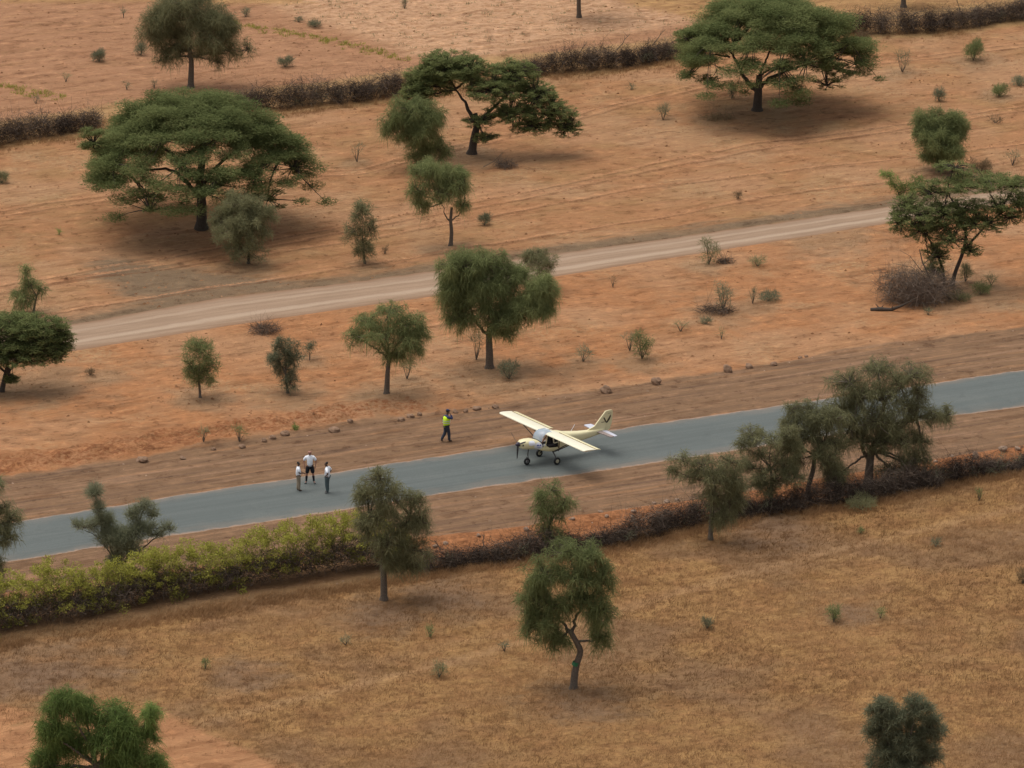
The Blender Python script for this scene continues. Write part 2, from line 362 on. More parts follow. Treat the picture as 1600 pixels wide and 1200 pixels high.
gattr('pale', poly_sd([(370, -90), (400, 0), (470, 30), (560, 55), (640, 88), (760, 92), (900, 62), (1010, 48), (1090, 34), (1040, 14), (960, 0), (900, -90)], X, Y))
gattr('strawfield', np.maximum(poly_sd([(940, -90), (975, 4), (1080, 30), (1160, 45), (1700, 0), (1700, -90)], X, Y), poly_sd([(0, -90), (0, 4), (150, 2), (330, 8), (480, 6), (400, -90)], X, Y)))
gattr('churn', 1.3-np.abs(V_-SN(U)-2.0)+np.where(U < -6, .5, -1.1))
gry = np.maximum(poly_sd([(140, 425), (165, 402), (200, 404), (245, 412), (300, 418), (380, 430), (445, 438), (470, 441), (440, 452), (340, 470), (262, 478), (235, 472), (180, 450)], X, Y)*.8,
                 np.minimum(V_-TN(U)+.6, TN(U)+1.3-V_))
gattr('grey', gry)
gattr('shoulder', np.maximum(strip(U, V_, RN, SN), strip(U, V_, SS, RS))+.15)
uh, _ = uv(*P0(655, 888)); gattr('red', np.minimum(np.minimum(SS(U)+.1-V_, V_-HL(U)), U-uh))
gattr('grass', HL(U)-V_+.1)
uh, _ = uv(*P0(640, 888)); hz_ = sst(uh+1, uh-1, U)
gattr('litter', np.maximum(1.1-np.abs(V_-HL(U)-.2), np.where(hz_ > 0, 2.6*hz_-np.abs(V_-HL(U)-1.7), -9)))  # mask of the band holding both litter and painted shade
PTH = [Line([(860, 990), (1020, 937), (1200, 885), (1420, 832), (1600, 792)]), Line([(300, 1105), (540, 1042), (700, 1008), (900, 965)])]
gattr('path', np.maximum(np.exp(-((V_-PTH[0](U))/.5)**2), .6*np.exp(-((V_-PTH[1](U))/.5)**2)*(U < 3)))
bare = 0
for (bx_, by_, r_) in ((905, 1095, 3.4), (60, 1050, 5.0), (380, 1060, 2.5), (600, 960, 3.2), (680, 930, 3.0), (1200, 830, 3.0), (1330, 960, 2.2)):
    qx, qy = P0(bx_, by_); bare = np.maximum(bare, np.exp(-((X-qx)**2+((Y-qy)*.8)**2)/r_**2))
gattr('bare', bare)
def duff_at(x, y):
    d = 0
    for (px_, py_, r_) in DUFF: qx, qy = P0(px_, py_); d = np.maximum(d, np.exp(-((x-qx)**2+((y-qy)*.75)**2)/r_**2))
    return d
gattr('duff', duff_at(X, Y))
gattr('sand', np.maximum(poly_sd([(-300, 1130), (0, 1138), (130, 1112), (255, 1118), (330, 1150), (480, 1215), (420, 1330), (-300, 1330)], X, Y), poly_sd([(-200, 1080), (0, 1105), (60, 1118), (0, 1150), (-200, 1150)], X, Y)))

# ---------------------------------------------------------------- asphalt road and dirt track
def road_sheet(name, A, B, z, mat, jag, nac=8, crown=.03):
    us = np.concatenate([np.arange(-600, -60, 12.), np.arange(-60, 60, .35), np.arange(60, 601, 12.)])
    va, vb = A(us), B(us); va = va+jag*fbm(us/.9, us*0, 5); vb = vb+jag*fbm(us/.9, us*0+9, 6)
    t = np.linspace(0, 1, nac+1); VV = va[:, None]+(vb-va)[:, None]*t[None, :]
    xx, yy = xy(us[:, None]+VV*0, VV); zz = z+crown*(1-(2*t-1)**2)[None, :]+VV*0; zz[:, 0] = -.012; zz[:, -1] = -.012
    n = nac+1; I = np.arange(len(us)*n).reshape(len(us), n)
    m = MB(); m.add(np.stack([xx, yy, zz], -1).reshape(-1, 3), np.stack([I[:-1, :-1], I[1:, :-1], I[1:, 1:], I[:-1, 1:]], -1).reshape(-1, 4), np.tile(t, len(us)))
    o = m.build(name, mat, smooth=True, attr=True); return tag(o, kind='structure')
g = NG('asphalt'); tc = g.n.new('ShaderNodeTexCoord').outputs['Object']
al = g.mapping(tc, -PHI, (.05, 1, 1)); nf = g.noise(tc, 16, 4, .7); nl = g.noise(al, 1.3, 4, .6); nm = g.noise(tc, .35, 4, .6, 4)
t = g.attr('tint')
c = g.mix(g.ramp(nl, .38, .62), (.100, .113, .106), (.118, .131, .123))
c = g.mix(g.math('MULTIPLY', g.ramp(nm, .5, .7), .5), c, (.142, .150, .136)); c = g.mix(g.math('MULTIPLY', g.ramp(g.noise(g.mapping(tc, -PHI, (.03, 1, 1)), 3.2, 4, .6, 7), .52, .66), .55), c, (.084, .095, .091))
c = g.mix(g.math('MULTIPLY', g.ramp(nf, .40, .62), .45), c, (.078, .088, .083))
mid = g.math('ABSOLUTE', g.math('SUBTRACT', t, .5))
c = g.mix(g.math('MULTIPLY', g.ramp(g.math('ABSOLUTE', g.math('SUBTRACT', mid, .23)), .09, .0), .25), c, (.098, .112, .106))
ed = g.ramp(g.math('ADD', mid, g.math('MULTIPLY', g.math('SUBTRACT', g.noise(tc, 1.5, 6, .75), .5), .14)), .455, .50)
dst = g.math('MULTIPLY', g.ramp(g.math('ADD', mid, g.math('MULTIPLY', g.math('SUBTRACT', g.noise(g.mapping(tc, -PHI, (.3, 1, 1)), .8, 5, .7, 33), .5), .5)), .30, .56), .38)
c = g.mix(dst, c, (.270, .195, .140)); c = g.mix(g.math('MULTIPLY', g.ramp(g.noise(tc, .7, 5, .7, 37), .57, .66), .35), c, (.070, .078, .074))
c = g.mix(g.math('MULTIPLY', ed, .85), c, (.330, .215, .145))
road_sheet('road', RS, RN, .006, g.finish(c, .85, nf, .01, .3), .22)
g = NG('dirt_track_soil'); tc = g.n.new('ShaderNodeTexCoord').outputs['Object']
al = g.mapping(tc, -PHI, (.08, 1, 1)); nf = g.noise(tc, 9, 5, .7); nl = g.noise(al, 2.2, 5, .65); t = g.attr('tint')
c = g.mix(g.ramp(nl, .35, .65), (.270, .180, .118), (.330, .225, .150))
tt = g.math('ADD', t, g.math('MULTIPLY', g.math('SUBTRACT', nl, .5), .12))
for q, wd, am in ((.30, .10, .85), (.70, .07, .5)):
    c = g.mix(g.math('MULTIPLY', g.ramp(g.math('ABSOLUTE', g.math('SUBTRACT', tt, q)), wd, .01), am), c, (.410, .300, .212))
c = g.mix(g.math('MULTIPLY', g.ramp(nf, .52, .68), .3), c, (.180, .120, .084))
c = g.mix(g.math('MULTIPLY', g.ramp(g.math('ABSOLUTE', g.math('SUBTRACT', tt, .5)), .36, .50), .9), c, (.245, .140, .082))
road_sheet('dirt_track', TS, TN, .004, g.finish(c, .95, nf, .03, .15), .20, crown=.02)

# ---------------------------------------------------------------- dry grass (nobody could count it)
def grass(name, X, Y, hmin, hmax, wid, tint, label, lean=.35, per=5, spread=.09, mat='straw'):
    n = len(X); X = np.repeat(X, per)+rng.normal(size=n*per)*spread; Y = np.repeat(Y, per)+rng.normal(size=n*per)*spread
    T = np.clip(np.repeat(tint, per)+rng.normal(size=n*per)*.16, 0, 1)
    d = rng.normal(size=(n*per, 3))*np.array([lean, lean, .1])+np.array([.10, .05, 1.])
    L = hmin+(hmax-hmin)*rng.random(n*per); dr = np.stack([rng.normal(size=n*per)*.3+.15, rng.normal(size=n*per)*.3, -.25*rng.random(n*per)], 1)
    v, f, m = ribbons(np.stack([X, Y, height(X, Y)-.01], 1), d, L, wid*(.6+.8*rng.random(n*per)), dr, 2)
    mb = MB(); mb.add(v, f, np.repeat(T, m)); o = mb.build(name, LEAF[mat], attr=True)
    return tag(o, label, 'grass', kind='stuff')
def scatter(n, x0, x1, y0, y1): return x0+(x1-x0)*rng.random(n), y0+(y1-y0)*rng.random(n)
x, y = scatter(210000, -42, 46, -66, 20); u, v = uv(x, y)
sandd = poly_sd([(-300, 1130), (0, 1138), (130, 1112), (255, 1118), (330, 1150), (480, 1215), (420, 1330), (-300, 1330)], x, y)
den = sst(-.3, .6, HL(u)-v)*(.55+.45*sst(-.4, .3, fbm(x/4.5, y/4.5, 80)))*(1-.93*sst(-.6, .8, sandd+fbm(x, y, 3)))
bare_ = 0
for (bx_, by_, r_) in ((905, 1095, 3.4), (60, 1050, 5.0), (380, 1060, 2.5), (600, 960, 3.2), (680, 930, 3.0), (1200, 830, 3.0), (1330, 960, 2.2)):
    qx, qy = P0(bx_, by_); bare_ = np.maximum(bare_, np.exp(-((x-qx)**2+((y-qy)*.8)**2)/r_**2))
den = den*(1-.5*sst(.2, 1.0, bare_+.9*fbm(x/2.2, y/2.2, 4)))*(1-.35*np.exp(-((v-PTH[0](u))/.4)**2))
k = rng.random(len(x)) < den; x, y, bare_ = x[k], y[k], bare_[k]
grass('grass_field', x, y, .08, .27, .017, .52-.35*bare_+.85*fbm(x/8, y/8, 83)+.18*fbm(x/1.6, y/2.6, 87), 'dry straw coloured grass covering the field in the foreground')
x, y = scatter(60000, -48, 52, -5, 106); u, v = uv(x, y)
n1 = fbm(x/6, y/6, 90); dH = v-HU(u)
den = .55*sst(.10, .45, n1)*((v > SN(u)+1.5) & ((v < TS(u)-.4) | (v > TN(u)+.8)) & (dH < 0))+.10*(v > TN(u)+1)
den = np.maximum(den, .9*sst(.15, .7, duff_at(x, y)+.5*fbm(x/.9, y/.9, 170)))
den = np.maximum(den, 1.0*sst(-1.6, -.3, dH)*sst(4.5, 2.5, dH)+.25*sst(-.1, .4, n1)*(dH > 0))
den = den*((v > SN(u)+1.0) & ((v < TS(u)-.2) | (v > TN(u)+.3)))
k = rng.random(len(x)) < den; x, y = x[k], y[k]
grass('grass_tufts', x, y, .05, .16, .020, .62+.5*fbm(x/5, y/5, 93), 'thin straw coloured grass scattered over the orange sand beyond the road', per=4, spread=.12)

# ---------------------------------------------------------------- trees and bushes
def frame_at(px, py):
    b = P(px, py); D = math.sqrt(b[0]**2+(b[1]-CAM_Y)**2+(CAM_H-b[2])**2); s = FPX/D
    th = math.asin((CAM_H-b[2])/D); return b, s, th
def local(px, py, bx, by, s, th, depth=0.0):
    """a point of the tree seen dx right / dy above its foot, standing depth metres behind the foot"""
    return np.array([(px-bx)/s, depth, ((by-py)/s-depth*math.sin(th))/math.cos(th)])
def bez(a, b, lift=.25, n=6, side=None):
    a = np.asarray(a, float); b = np.asarray(b, float); m = (a+b)/2; L = np.linalg.norm(b-a)
    m = m+np.array([0, 0, lift*L])+(rng.normal(size=3)*.07*L)
    t = np.linspace(0, 1, n)[:, None]; return (1-t)**2*a+2*t*(1-t)*m+t*t*b
STY = {  # leaves per m2 of clump, length range, width, kind
 'pad':    dict(k=190, L=(.10, .26), W=.040, kind='pad'),
 'weep':   dict(k=205, L=(.16, .58), W=.024, kind='weep'),
 'feather':dict(k=260, L=(.14, .40), W=.024, kind='feather'),
 'bush':   dict(k=300, L=(.10, .30), W=.021, kind='up'),
 'sparse': dict(k=95,  L=(.15, .40), W=.022, kind='up')}
def fill(cl, style, dens=1.0, base=None):
    """cl: rows of cx cy cz rx ry rz tint"""
    S = STY[style]; cl = np.asarray(cl, float)
    area = (cl[:, 3]*cl[:, 4]+cl[:, 3]*cl[:, 5]*.8+cl[:, 4]*cl[:, 5]*.8)
    n = np.maximum((area*S['k']*dens*3.0).astype(int), 12); tot = n.sum()
    c = np.repeat(cl, n, 0); o = ball(tot); p = c[:, :3]+o*c[:, 3:6]*(np.where(rng.random(tot) < .13, 1.35, 1.0))[:, None]
    L = S['L'][0]+(S['L'][1]-S['L'][0])*rng.random(tot)**1.5; W = S['W']*(.6+.8*rng.random(tot))
    tint = np.clip(c[:, 6]+rng.normal(size=tot)*.20, 0, 1); r = rng.normal(size=(tot, 3))
    if S['kind'] == 'pad':
        d = r*np.array([1, 1, .35])+o*np.array([.5, .5, .1])+np.array([0, 0, .15]); nr = np.array([0, 0, 1.])+rng.normal(size=(tot, 3))*.55
        v, f, m = ribbons(p, d, L, W, None, 1, nr)
    elif S['kind'] == 'weep':
        d = r*np.array([.6, .6, .6])+o*np.array([.8, .8, .8])+np.array([0, 0, .10]); dr = np.array([0, 0, -1.])*(.15+.85*rng.random(tot))[:, None]
        v, f, m = ribbons(p, d, L, W, dr, 3)
    elif S['kind'] == 'feather':
        d = r*.6+o*.9+np.array([0, 0, .15]); dr = np.array([0, 0, -.45])*rng.random(tot)[:, None]
        v, f, m = ribbons(p, d, L, W, dr, 2)
    else:
        d = r*.55+o*.8+np.array([0, 0, .55]); dr = r*.15
        v, f, m = ribbons(p, d, L, W, dr, 2)
    return v, f, np.repeat(tint, m)
SUBK = 1.6
def subclumps(blobs, sub, rs, flat=1.0, top=.25):
    out = []
    for (c, r, tn) in blobs:
        m = max(4, int(sub*SUBK*(.5+r[0]*r[2]/(1.2*1.0))))
        d = rng.normal(size=(m, 3)); d[:, 2] += top; d /= np.linalg.norm(d, axis=1)[:, None]
        q = .45+.65*rng.random(m)**.8
        for i in range(m):
            rr = .78*(rs[0]+(rs[1]-rs[0])*rng.random())*min(r[0], max(r[2], .5*r[0]))
            rr = max(rr, .13)
            ctr = c+d[i]*q[i]*(r-np.array([rr, rr, rr*flat])*.6)
            out.append([*ctr, rr, rr, rr*flat, np.clip(tn+rng.normal()*.16, 0, 1)])
    return out
def tree(label, base, trunk, blobs, style='weep', leaf='green', r0=.16, dens=1.0, sub=14, rs=(.22, .42), name='tree', cat='tree', group=None, flat=1.0, tone=.5, bark=None, extra_trunks=(), dome=None, top=.25, core=True):
    bx, by = base; b, s, th = frame_at(bx, by); z0 = np.array([0, 0, 0])
    t = thing(name, label, cat, tuple(b), group); bark = bark or BARK
    tm = MB(); tp = [local(x, y, bx, by, s, th) for (x, y) in trunk]; tp[0] = np.array([0, 0, -.12])
    if len(tp) > 2:
        for q in tp[1:]: q[1] += rng.normal()*.06
    def addtube(pts, ra, rb, n=7, wob=0.0):
        pts = np.asarray(pts, float)
        if wob:
            k_ = len(pts); tt = np.linspace(0, k_-1, (k_-1)*5+1); q_ = np.stack([np.interp(tt, np.arange(k_), pts[:, i]) for i in range(3)], 1)
            for _ in range(2): q_[1:-1] = (q_[:-2]+2*q_[1:-1]+q_[2:])/4
            q_[1:-1] += rng.normal(size=(len(q_)-2, 3))*wob; pts = q_
        rad = np.linspace(ra, rb, len(pts)); v, f = tube(pts, rad, n); tm.add(v, f)
    fine = [tp[0]]; k = len(tp)
    ts = np.linspace(0, k-1, (k-1)*3+1); arr = np.array(tp)
    pts = np.stack([np.interp(ts, np.arange(k), arr[:, i]) for i in range(3)], 1)
    pts[1:-1] = (pts[:-2]+2*pts[1:-1]+pts[2:])/4
    rad = r0*(1-.38*np.linspace(0, 1, len(pts))); rad[0] *= 1.5; v, f = tube(pts, rad, 9); tm.add(v, f)
    forks = [pts[-1], pts[int(len(pts)*.75)]]
    for et in extra_trunks:
        ep = [local(x, y, bx, by, s, th, .3) for (x, y) in et['pts']]; 
        if et.get('ground', False): ep[0][2] = -.1
        addtube(ep, et.get('r', r0*.7)*.92, et.get('r', r0*.7)*.28, 7, .035); forks.append(np.array(ep[-1]))
    B = []
    for bl in blobs:
        cx, cy, rx, ry = bl[:4]; dp = bl[4] if len(bl) > 4 else rng.normal()*.25*rx/s
        tn = bl[5] if len(bl) > 5 else tone
        Rx = rx/s; rd = Rx*(.85 if style != 'pad' else .9); rz = math.sqrt(max((ry/s)**2-(rd*math.sin(th))**2, (.32*ry/s)**2))/math.cos(th)
        c = local(cx, cy, bx, by, s, th, dp); B.append((c, np.array([Rx, rd, rz]), tn))
    cl = []
    if dome: cl += dome(bx, by, s, th, B)
    if B: cl += subclumps(B, sub, rs, flat, top)
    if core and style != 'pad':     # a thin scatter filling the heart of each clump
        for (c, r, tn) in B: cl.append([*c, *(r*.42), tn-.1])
    # limbs reach each blob, twigs reach each clump
    for (c, r, tn) in B:
        st = min(forks, key=lambda q: np.linalg.norm(q-c)); end = c-np.array([0, 0, r[2]*.25])
        if np.linalg.norm(end-st) > .15:
            L = bez(st, end, .10 if style != 'pad' else .06); addtube(L, min(r0*.40, .085), min(r0*.12, .025), 6, .02)
    cen = [c for (c, r, tn) in B] or [forks[0]]
    for q in cl:
        q3 = np.array(q[:3]); st = min(cen, key=lambda z: np.linalg.norm(z-q3)); 
        if np.linalg.norm(st-q3) > 5: continue
        addtube(bez(st-np.array([0, 0, .05]), q3+np.array([0, 0, -.3*q[5]]), .1, 4), r0*.13, .012, 4)
    o = tm.build('trunk', bark, t, smooth=True)
    v, f, a = fill(cl, style, dens); mb = MB(); mb.add(v, f, a); mb.build('crown', LEAF[leaf], t, attr=True)
    return t

def acacia_dome(c, rx, rz_top, sag, n, depth=0.0, pr=(.55, 1.15), tone=.45, hole=.08, jit=.35, sx=1.0):
    """flat pads laid over a shallow dome; c = (px, py) of the dome's centre at rim height, rx its radius in px"""
    def fn(bx, by, s, th, B):
        C0 = local(c[0], c[1], bx, by, s, th, depth); Rr = rx/s; out = []
        for i in range(n):
            q = math.sqrt((i+.5)/n); a = i*2.39996+rng.normal()*.25
            if rng.random() < hole: continue
            r = q*Rr; lob = 1+.10*math.sin(3*a+1)+.07*math.sin(5*a+2)
            z = rz_top*(1-q**2.4)-sag*q**5+rng.normal()*jit*(.6+q*.6)
            p = C0+np.array([math.cos(a)*r*lob*sx, math.sin(a)*r*lob*.92, z]); pr_ = pr[0]+(pr[1]-pr[0])*rng.random()
            out.append([*p, pr_, pr_, pr_*.36, np.clip(tone+rng.normal()*.15, 0, 1)])
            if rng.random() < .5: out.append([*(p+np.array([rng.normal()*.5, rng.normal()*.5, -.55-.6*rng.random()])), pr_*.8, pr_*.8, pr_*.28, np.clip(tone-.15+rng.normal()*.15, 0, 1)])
            if i % 9 == 0: B.append((p-np.array([0, 0, .15]), np.array([.5, .5, .12]), tone))
        return out
    return fn

GA = 'umbrella acacias scattered over the sandy fields'
GT = 'drooping feathery trees growing in the sand'
GH = 'trees growing along the roadside brush fence'
tree('largest umbrella acacia, wide dark green dome with its trunk beside an olive bush', (315, 357), [(315, 357), (316, 318), (313, 285), (318, 250)],
     [(160, 282, 30, 15, -.5), (235, 306, 40, 14, -1.5), (420, 312, 34, 18, -1.5), (460, 262, 28, 18, 0), (150, 225, 24, 24, -1), (350, 290, 55, 12, -1)], 'pad', 'acacia', .34, name='acacia_tree', group=GA, bark=BARKD, sub=11, rs=(.35, .6), flat=.35,
     extra_trunks=[dict(pts=[(313, 310), (290, 280), (262, 262), (200, 272)], r=.17), dict(pts=[(318, 308), (345, 285), (390, 262), (440, 250)], r=.16), dict(pts=[(316, 290), (350, 250), (400, 215)], r=.15), dict(pts=[(314, 288), (270, 240), (230, 215)], r=.15)],
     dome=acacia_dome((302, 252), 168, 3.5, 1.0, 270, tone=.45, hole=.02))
tree('umbrella acacia with leaning trunk and a crown sweeping down to the right', (737, 240), [(737, 240), (741, 215), (746, 195), (742, 178)],
     [(672, 128, 42, 30, .5), (700, 104, 52, 26, .5), (735, 112, 40, 24, 0), (800, 118, 42, 26, .3), (770, 140, 50, 22, -.5), (835, 150, 42, 22, 0), (862, 175, 40, 22, -.3), (886, 200, 26, 16, -.3), (800, 178, 45, 18, -.6), (835, 198, 40, 14, -.5), (750, 190, 28, 12, -1), (758, 215, 24, 10, -1), (650, 148, 26, 22, 0)], 'pad', 'acacia', .28, name='acacia_tree', group=GA, bark=BARKD, sub=58, rs=(.22, .40), flat=.42, dens=.95, tone=.65,
     extra_trunks=[dict(pts=[(746, 195), (728, 165), (712, 140)], r=.17), dict(pts=[(746, 192), (775, 165), (800, 140)], r=.15), dict(pts=[(748, 190), (790, 175), (850, 178)], r=.14)])
tree('umbrella acacia with bare forked limbs under a broad flat crown at top right', (1183, 172), [(1183, 172), (1184, 152), (1185, 135), (1186, 118)],
     [(1312, 108, 42, 18, -.5), (1290, 132, 30, 11, -1.2), (1110, 128, 18, 11, -1), (1200, 12, 48, 16, 1.5, .75), (1242, 22, 26, 12, 1.5, .75), (1335, 98, 24, 14, 0), (1075, 62, 30, 22, 0)], 'pad', 'acacia', .32, name='acacia_tree', group=GA, bark=BARKD, sub=11, rs=(.35, .6), flat=.35,
     extra_trunks=[dict(pts=[(1184, 145), (1165, 125), (1150, 95), (1140, 80)], r=.19), dict(pts=[(1186, 138), (1205, 120), (1240, 106), (1290, 92)], r=.17), dict(pts=[(1152, 112), (1130, 108), (1112, 100)], r=.07), dict(pts=[(1140, 90), (1120, 86), (1095, 88)], r=.08), dict(pts=[(1120, 108), (1112, 122)], r=.04)],
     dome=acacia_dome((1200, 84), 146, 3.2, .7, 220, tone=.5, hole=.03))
tree('umbrella acacia cut by the left frame edge, dense green crown over the dirt track', (2, 612), [(2, 612), (8, 590), (13, 572), (12, 560)],
     [(60, 515, 52, 26, 0), (95, 535, 24, 24, 0), (20, 510, 50, 24, .5), (45, 560, 48, 18, -.5), (85, 555, 24, 14, -.5), (35, 538, 48, 16, -.3), (65, 542, 30, 16, -.6), (15, 550, 30, 16, .2), (-40, 525, 55, 36, 0), (-20, 560, 50, 20, -.5), (20, 592, 12, 8, -.8)], 'pad', 'acacia', .15, name='acacia_tree', group=GA, bark=BARKD, sub=70, rs=(.26, .44), flat=.42, dens=.75, tone=.5,
     extra_trunks=[dict(pts=[(10, 585), (30, 565), (60, 548)], r=.08), dict(pts=[(10, 582), (-20, 560), (-40, 545)], r=.08)])
tree('two-trunked acacia beside the dead brush pile, layered crown reaching the right frame edge', (1487, 446), [(1487, 446), (1492, 425), (1502, 400), (1508, 375), (1506, 345)],
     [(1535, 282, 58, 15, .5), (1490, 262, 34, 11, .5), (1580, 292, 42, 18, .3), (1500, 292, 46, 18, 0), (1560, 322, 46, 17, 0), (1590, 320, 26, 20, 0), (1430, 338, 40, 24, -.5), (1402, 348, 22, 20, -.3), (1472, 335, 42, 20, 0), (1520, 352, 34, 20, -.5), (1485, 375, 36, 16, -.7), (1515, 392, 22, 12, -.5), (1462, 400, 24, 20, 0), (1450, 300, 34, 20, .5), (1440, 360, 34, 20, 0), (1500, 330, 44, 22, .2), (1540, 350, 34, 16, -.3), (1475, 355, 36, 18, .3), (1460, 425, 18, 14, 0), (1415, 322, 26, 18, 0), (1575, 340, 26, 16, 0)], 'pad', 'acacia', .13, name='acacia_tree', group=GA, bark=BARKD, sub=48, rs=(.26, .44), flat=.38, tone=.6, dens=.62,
     extra_trunks=[dict(pts=[(1477, 446), (1474, 425), (1465, 395), (1445, 365)], r=.12, ground=True), dict(pts=[(1504, 395), (1530, 360), (1560, 335)], r=.10), dict(pts=[(1506, 360), (1490, 320), (1478, 300)], r=.10), dict(pts=[(1470, 400), (1450, 372), (1425, 350)], r=.06)])
# drooping trees of the far fields
tree('drooping grey-green tree beyond the far brush fence at the top left', (298, 137), [(298, 137), (299, 115), (300, 95), (297, 75)],
     [(258, 40, 42, 44), (300, 12, 52, 34), (330, 50, 44, 40), (285, 78, 40, 22), (355, 78, 26, 22), (388, 76, 14, 17, 0), (352, 40, 30, 22), (262, 90, 26, 18), (340, 95, 18, 14)], 'weep', 'olive', .22, group=GT, sub=13, dens=.62, tone=.3)
tree('soft green tree in front of the leaning acacia, its lower half hanging narrow', (664, 264), [(664, 264), (664, 248), (662, 225), (658, 205)],
     [(640, 175, 40, 26), (622, 195, 30, 26), (665, 182, 36, 28), (655, 210, 34, 26), (660, 238, 26, 22), (688, 232, 20, 20)], 'weep', 'green', .14, group=GT, sub=16, dens=.9, tone=.42)
tree('young light green tree with a bare slender trunk above the dirt track', (704, 384), [(704, 384), (706, 362), (704, 345), (706, 325)],
     [(672, 270, 34, 24), (705, 280, 34, 28), (655, 300, 18, 24), (690, 300, 34, 20), (725, 290, 14, 26), (722, 322, 14, 14), (660, 322, 14, 14)], 'weep', 'green', .13, group=GT, sub=18, dens=.8, tone=.6,
     extra_trunks=[dict(pts=[(704, 347), (695, 335), (690, 318)], r=.06), dict(pts=[(705, 345), (718, 335), (724, 322)], r=.05)])
tree('olive feathery bush standing in front of the largest acacia trunk', (388, 412), [(388, 412), (389, 395), (388, 375)],
     [(378, 322, 40, 26), (350, 340, 26, 24), (405, 340, 28, 28), (378, 360, 46, 30), (385, 392, 36, 20)], 'feather', 'olive', .10, name='bush_tree', group=GT, sub=18, dens=.75, tone=.6, cat='tree')
tree('narrow olive bush left of the young light green tree', (570, 412), [(570, 412), (569, 395), (566, 370)],
     [(566, 330, 20, 20), (555, 360, 20, 26), (578, 360, 15, 26), (568, 390, 22, 22)], 'feather', 'olive', .07, name='bush_tree', cat='bush', group=GT, sub=16, dens=.6, tone=.5)
tree('big round-crowned tree in the orange strip directly above the aircraft', (765, 575), [(765, 575), (765, 552), (764, 530), (765, 512)],
     [(722, 415, 40, 28), (760, 412, 40, 28), (712, 450, 34, 34), (758, 455, 50, 36), (805, 432, 34, 26), (846, 452, 30, 28, -.6, .85), (832, 475, 34, 28, -.5, .8), (815, 488, 34, 26), (775, 498, 44, 28), (718, 492, 26, 28), (850, 478, 20, 20, -.5, .85), (792, 520, 24, 14)], 'weep', 'green', .24, group=GT, sub=18, dens=1.0, tone=.50,
     extra_trunks=[dict(pts=[(764, 526), (745, 505), (735, 480)], r=.12), dict(pts=[(765, 524), (785, 500), (800, 475)], r=.12)])
tree('small grey-green tree on the edge of the dirt track, half behind the big round tree', (843, 450), [(843, 450), (843, 430), (842, 415)],
     [(830, 405, 20, 16), (855, 408, 18, 16), (842, 422, 24, 16), (842, 400, 18, 14)], 'feather', 'olive', .07, group=GT, sub=18, dens=.8, tone=.5)
tree('light green tree with a short dark trunk left of the big round tree', (604, 615), [(604, 615), (605, 598), (606, 580), (608, 562)],
     [(610, 488, 32, 20), (578, 505, 28, 20), (556, 525, 18, 18), (640, 508, 30, 24), (600, 525, 36, 26), (642, 540, 26, 28), (612, 555, 26, 20), (658, 520, 16, 20)], 'weep', 'green', .17, group=GT, sub=16, dens=.8, tone=.62)
tree('leftmost of the three small round bushes between road and dirt track', (313, 621), [(313, 621), (312, 605), (311, 585)],
     [(312, 550, 26, 24), (298, 570, 18, 24), (328, 570, 17, 22), (312, 590, 26, 22)], 'feather', 'green', .08, name='bush_tree', cat='bush', group=GT, sub=16, dens=.65, tone=.5)
tree('dark green bush, the middle of the three small bushes between road and dirt track', (450, 614), [(450, 614), (448, 598), (446, 580)],
     [(446, 545, 24, 20), (438, 565, 20, 20), (458, 560, 16, 20), (447, 582, 20, 16), (454, 598, 15, 16)], 'feather', 'grey', .09, name='bush_tree', cat='bush', group=GT, sub=16, dens=.85, tone=.3)
tree('tiny round bush on a thin stem right of the dark green bush', (484, 563), [(484, 563), (484, 556), (484, 550)],
     [(484, 544, 11, 12)], 'feather', 'grey', .04, name='bush_tree', cat='bush', group=GT, sub=16, dens=.5, tone=.3)
tree('bushy green shrub tree behind the acacia at the left frame edge', (52, 490), [(52, 490), (54, 478), (58, 462)],
     [(42, 425, 14, 14, 0, .8), (45, 448, 20, 20), (62, 452, 14, 18), (38, 470, 22, 18), (30, 460, 14, 14)], 'weep', 'green', .08, name='bush_tree', cat='bush', group=GT, sub=14, dens=.75, tone=.5)
tree('dense round green bush behind the two-trunked acacia', (1468, 268), [(1468, 268), (1468, 250), (1468, 230)],
     [(1452, 195, 30, 26), (1488, 198, 28, 27), (1468, 225, 44, 32), (1466, 246, 36, 20), (1435, 212, 16, 20)], 'feather', 'green', .12, name='bush_tree', cat='bush', group=GT, sub=22, dens=.95, tone=.45)
tree('thin tree with a bright lime green head, left of the two-trunked acacia', (1408, 362), [(1408, 362), (1408, 340), (1406, 315), (1402, 300)],
     [(1388, 276, 15, 13, 0, .75), (1396, 288, 14, 9, 0, .6), (1412, 300, 18, 16, 0, .1), (1432, 290, 18, 16, 0, .1)], 'feather', 'bright', .05, group=GT, sub=14, dens=.6)
tree('tree whose bare trunk foot stands in straw at the top edge', (905, 27), [(905, 27), (904, 5), (906, -20), (904, -45)],
     [(890, -75, 45, 30), (925, -65, 45, 32), (905, -95, 50, 30)], 'weep', 'green', .17, group=GT, sub=12, dens=.5)
tree('tree whose trunk foot stands behind the far brush fence at the top right', (1412, 11), [(1412, 11), (1411, -10), (1413, -30)],
     [(1395, -70, 45, 30), (1430, -62, 45, 32)], 'weep', 'green', .20, group=GT, sub=12, dens=.5)
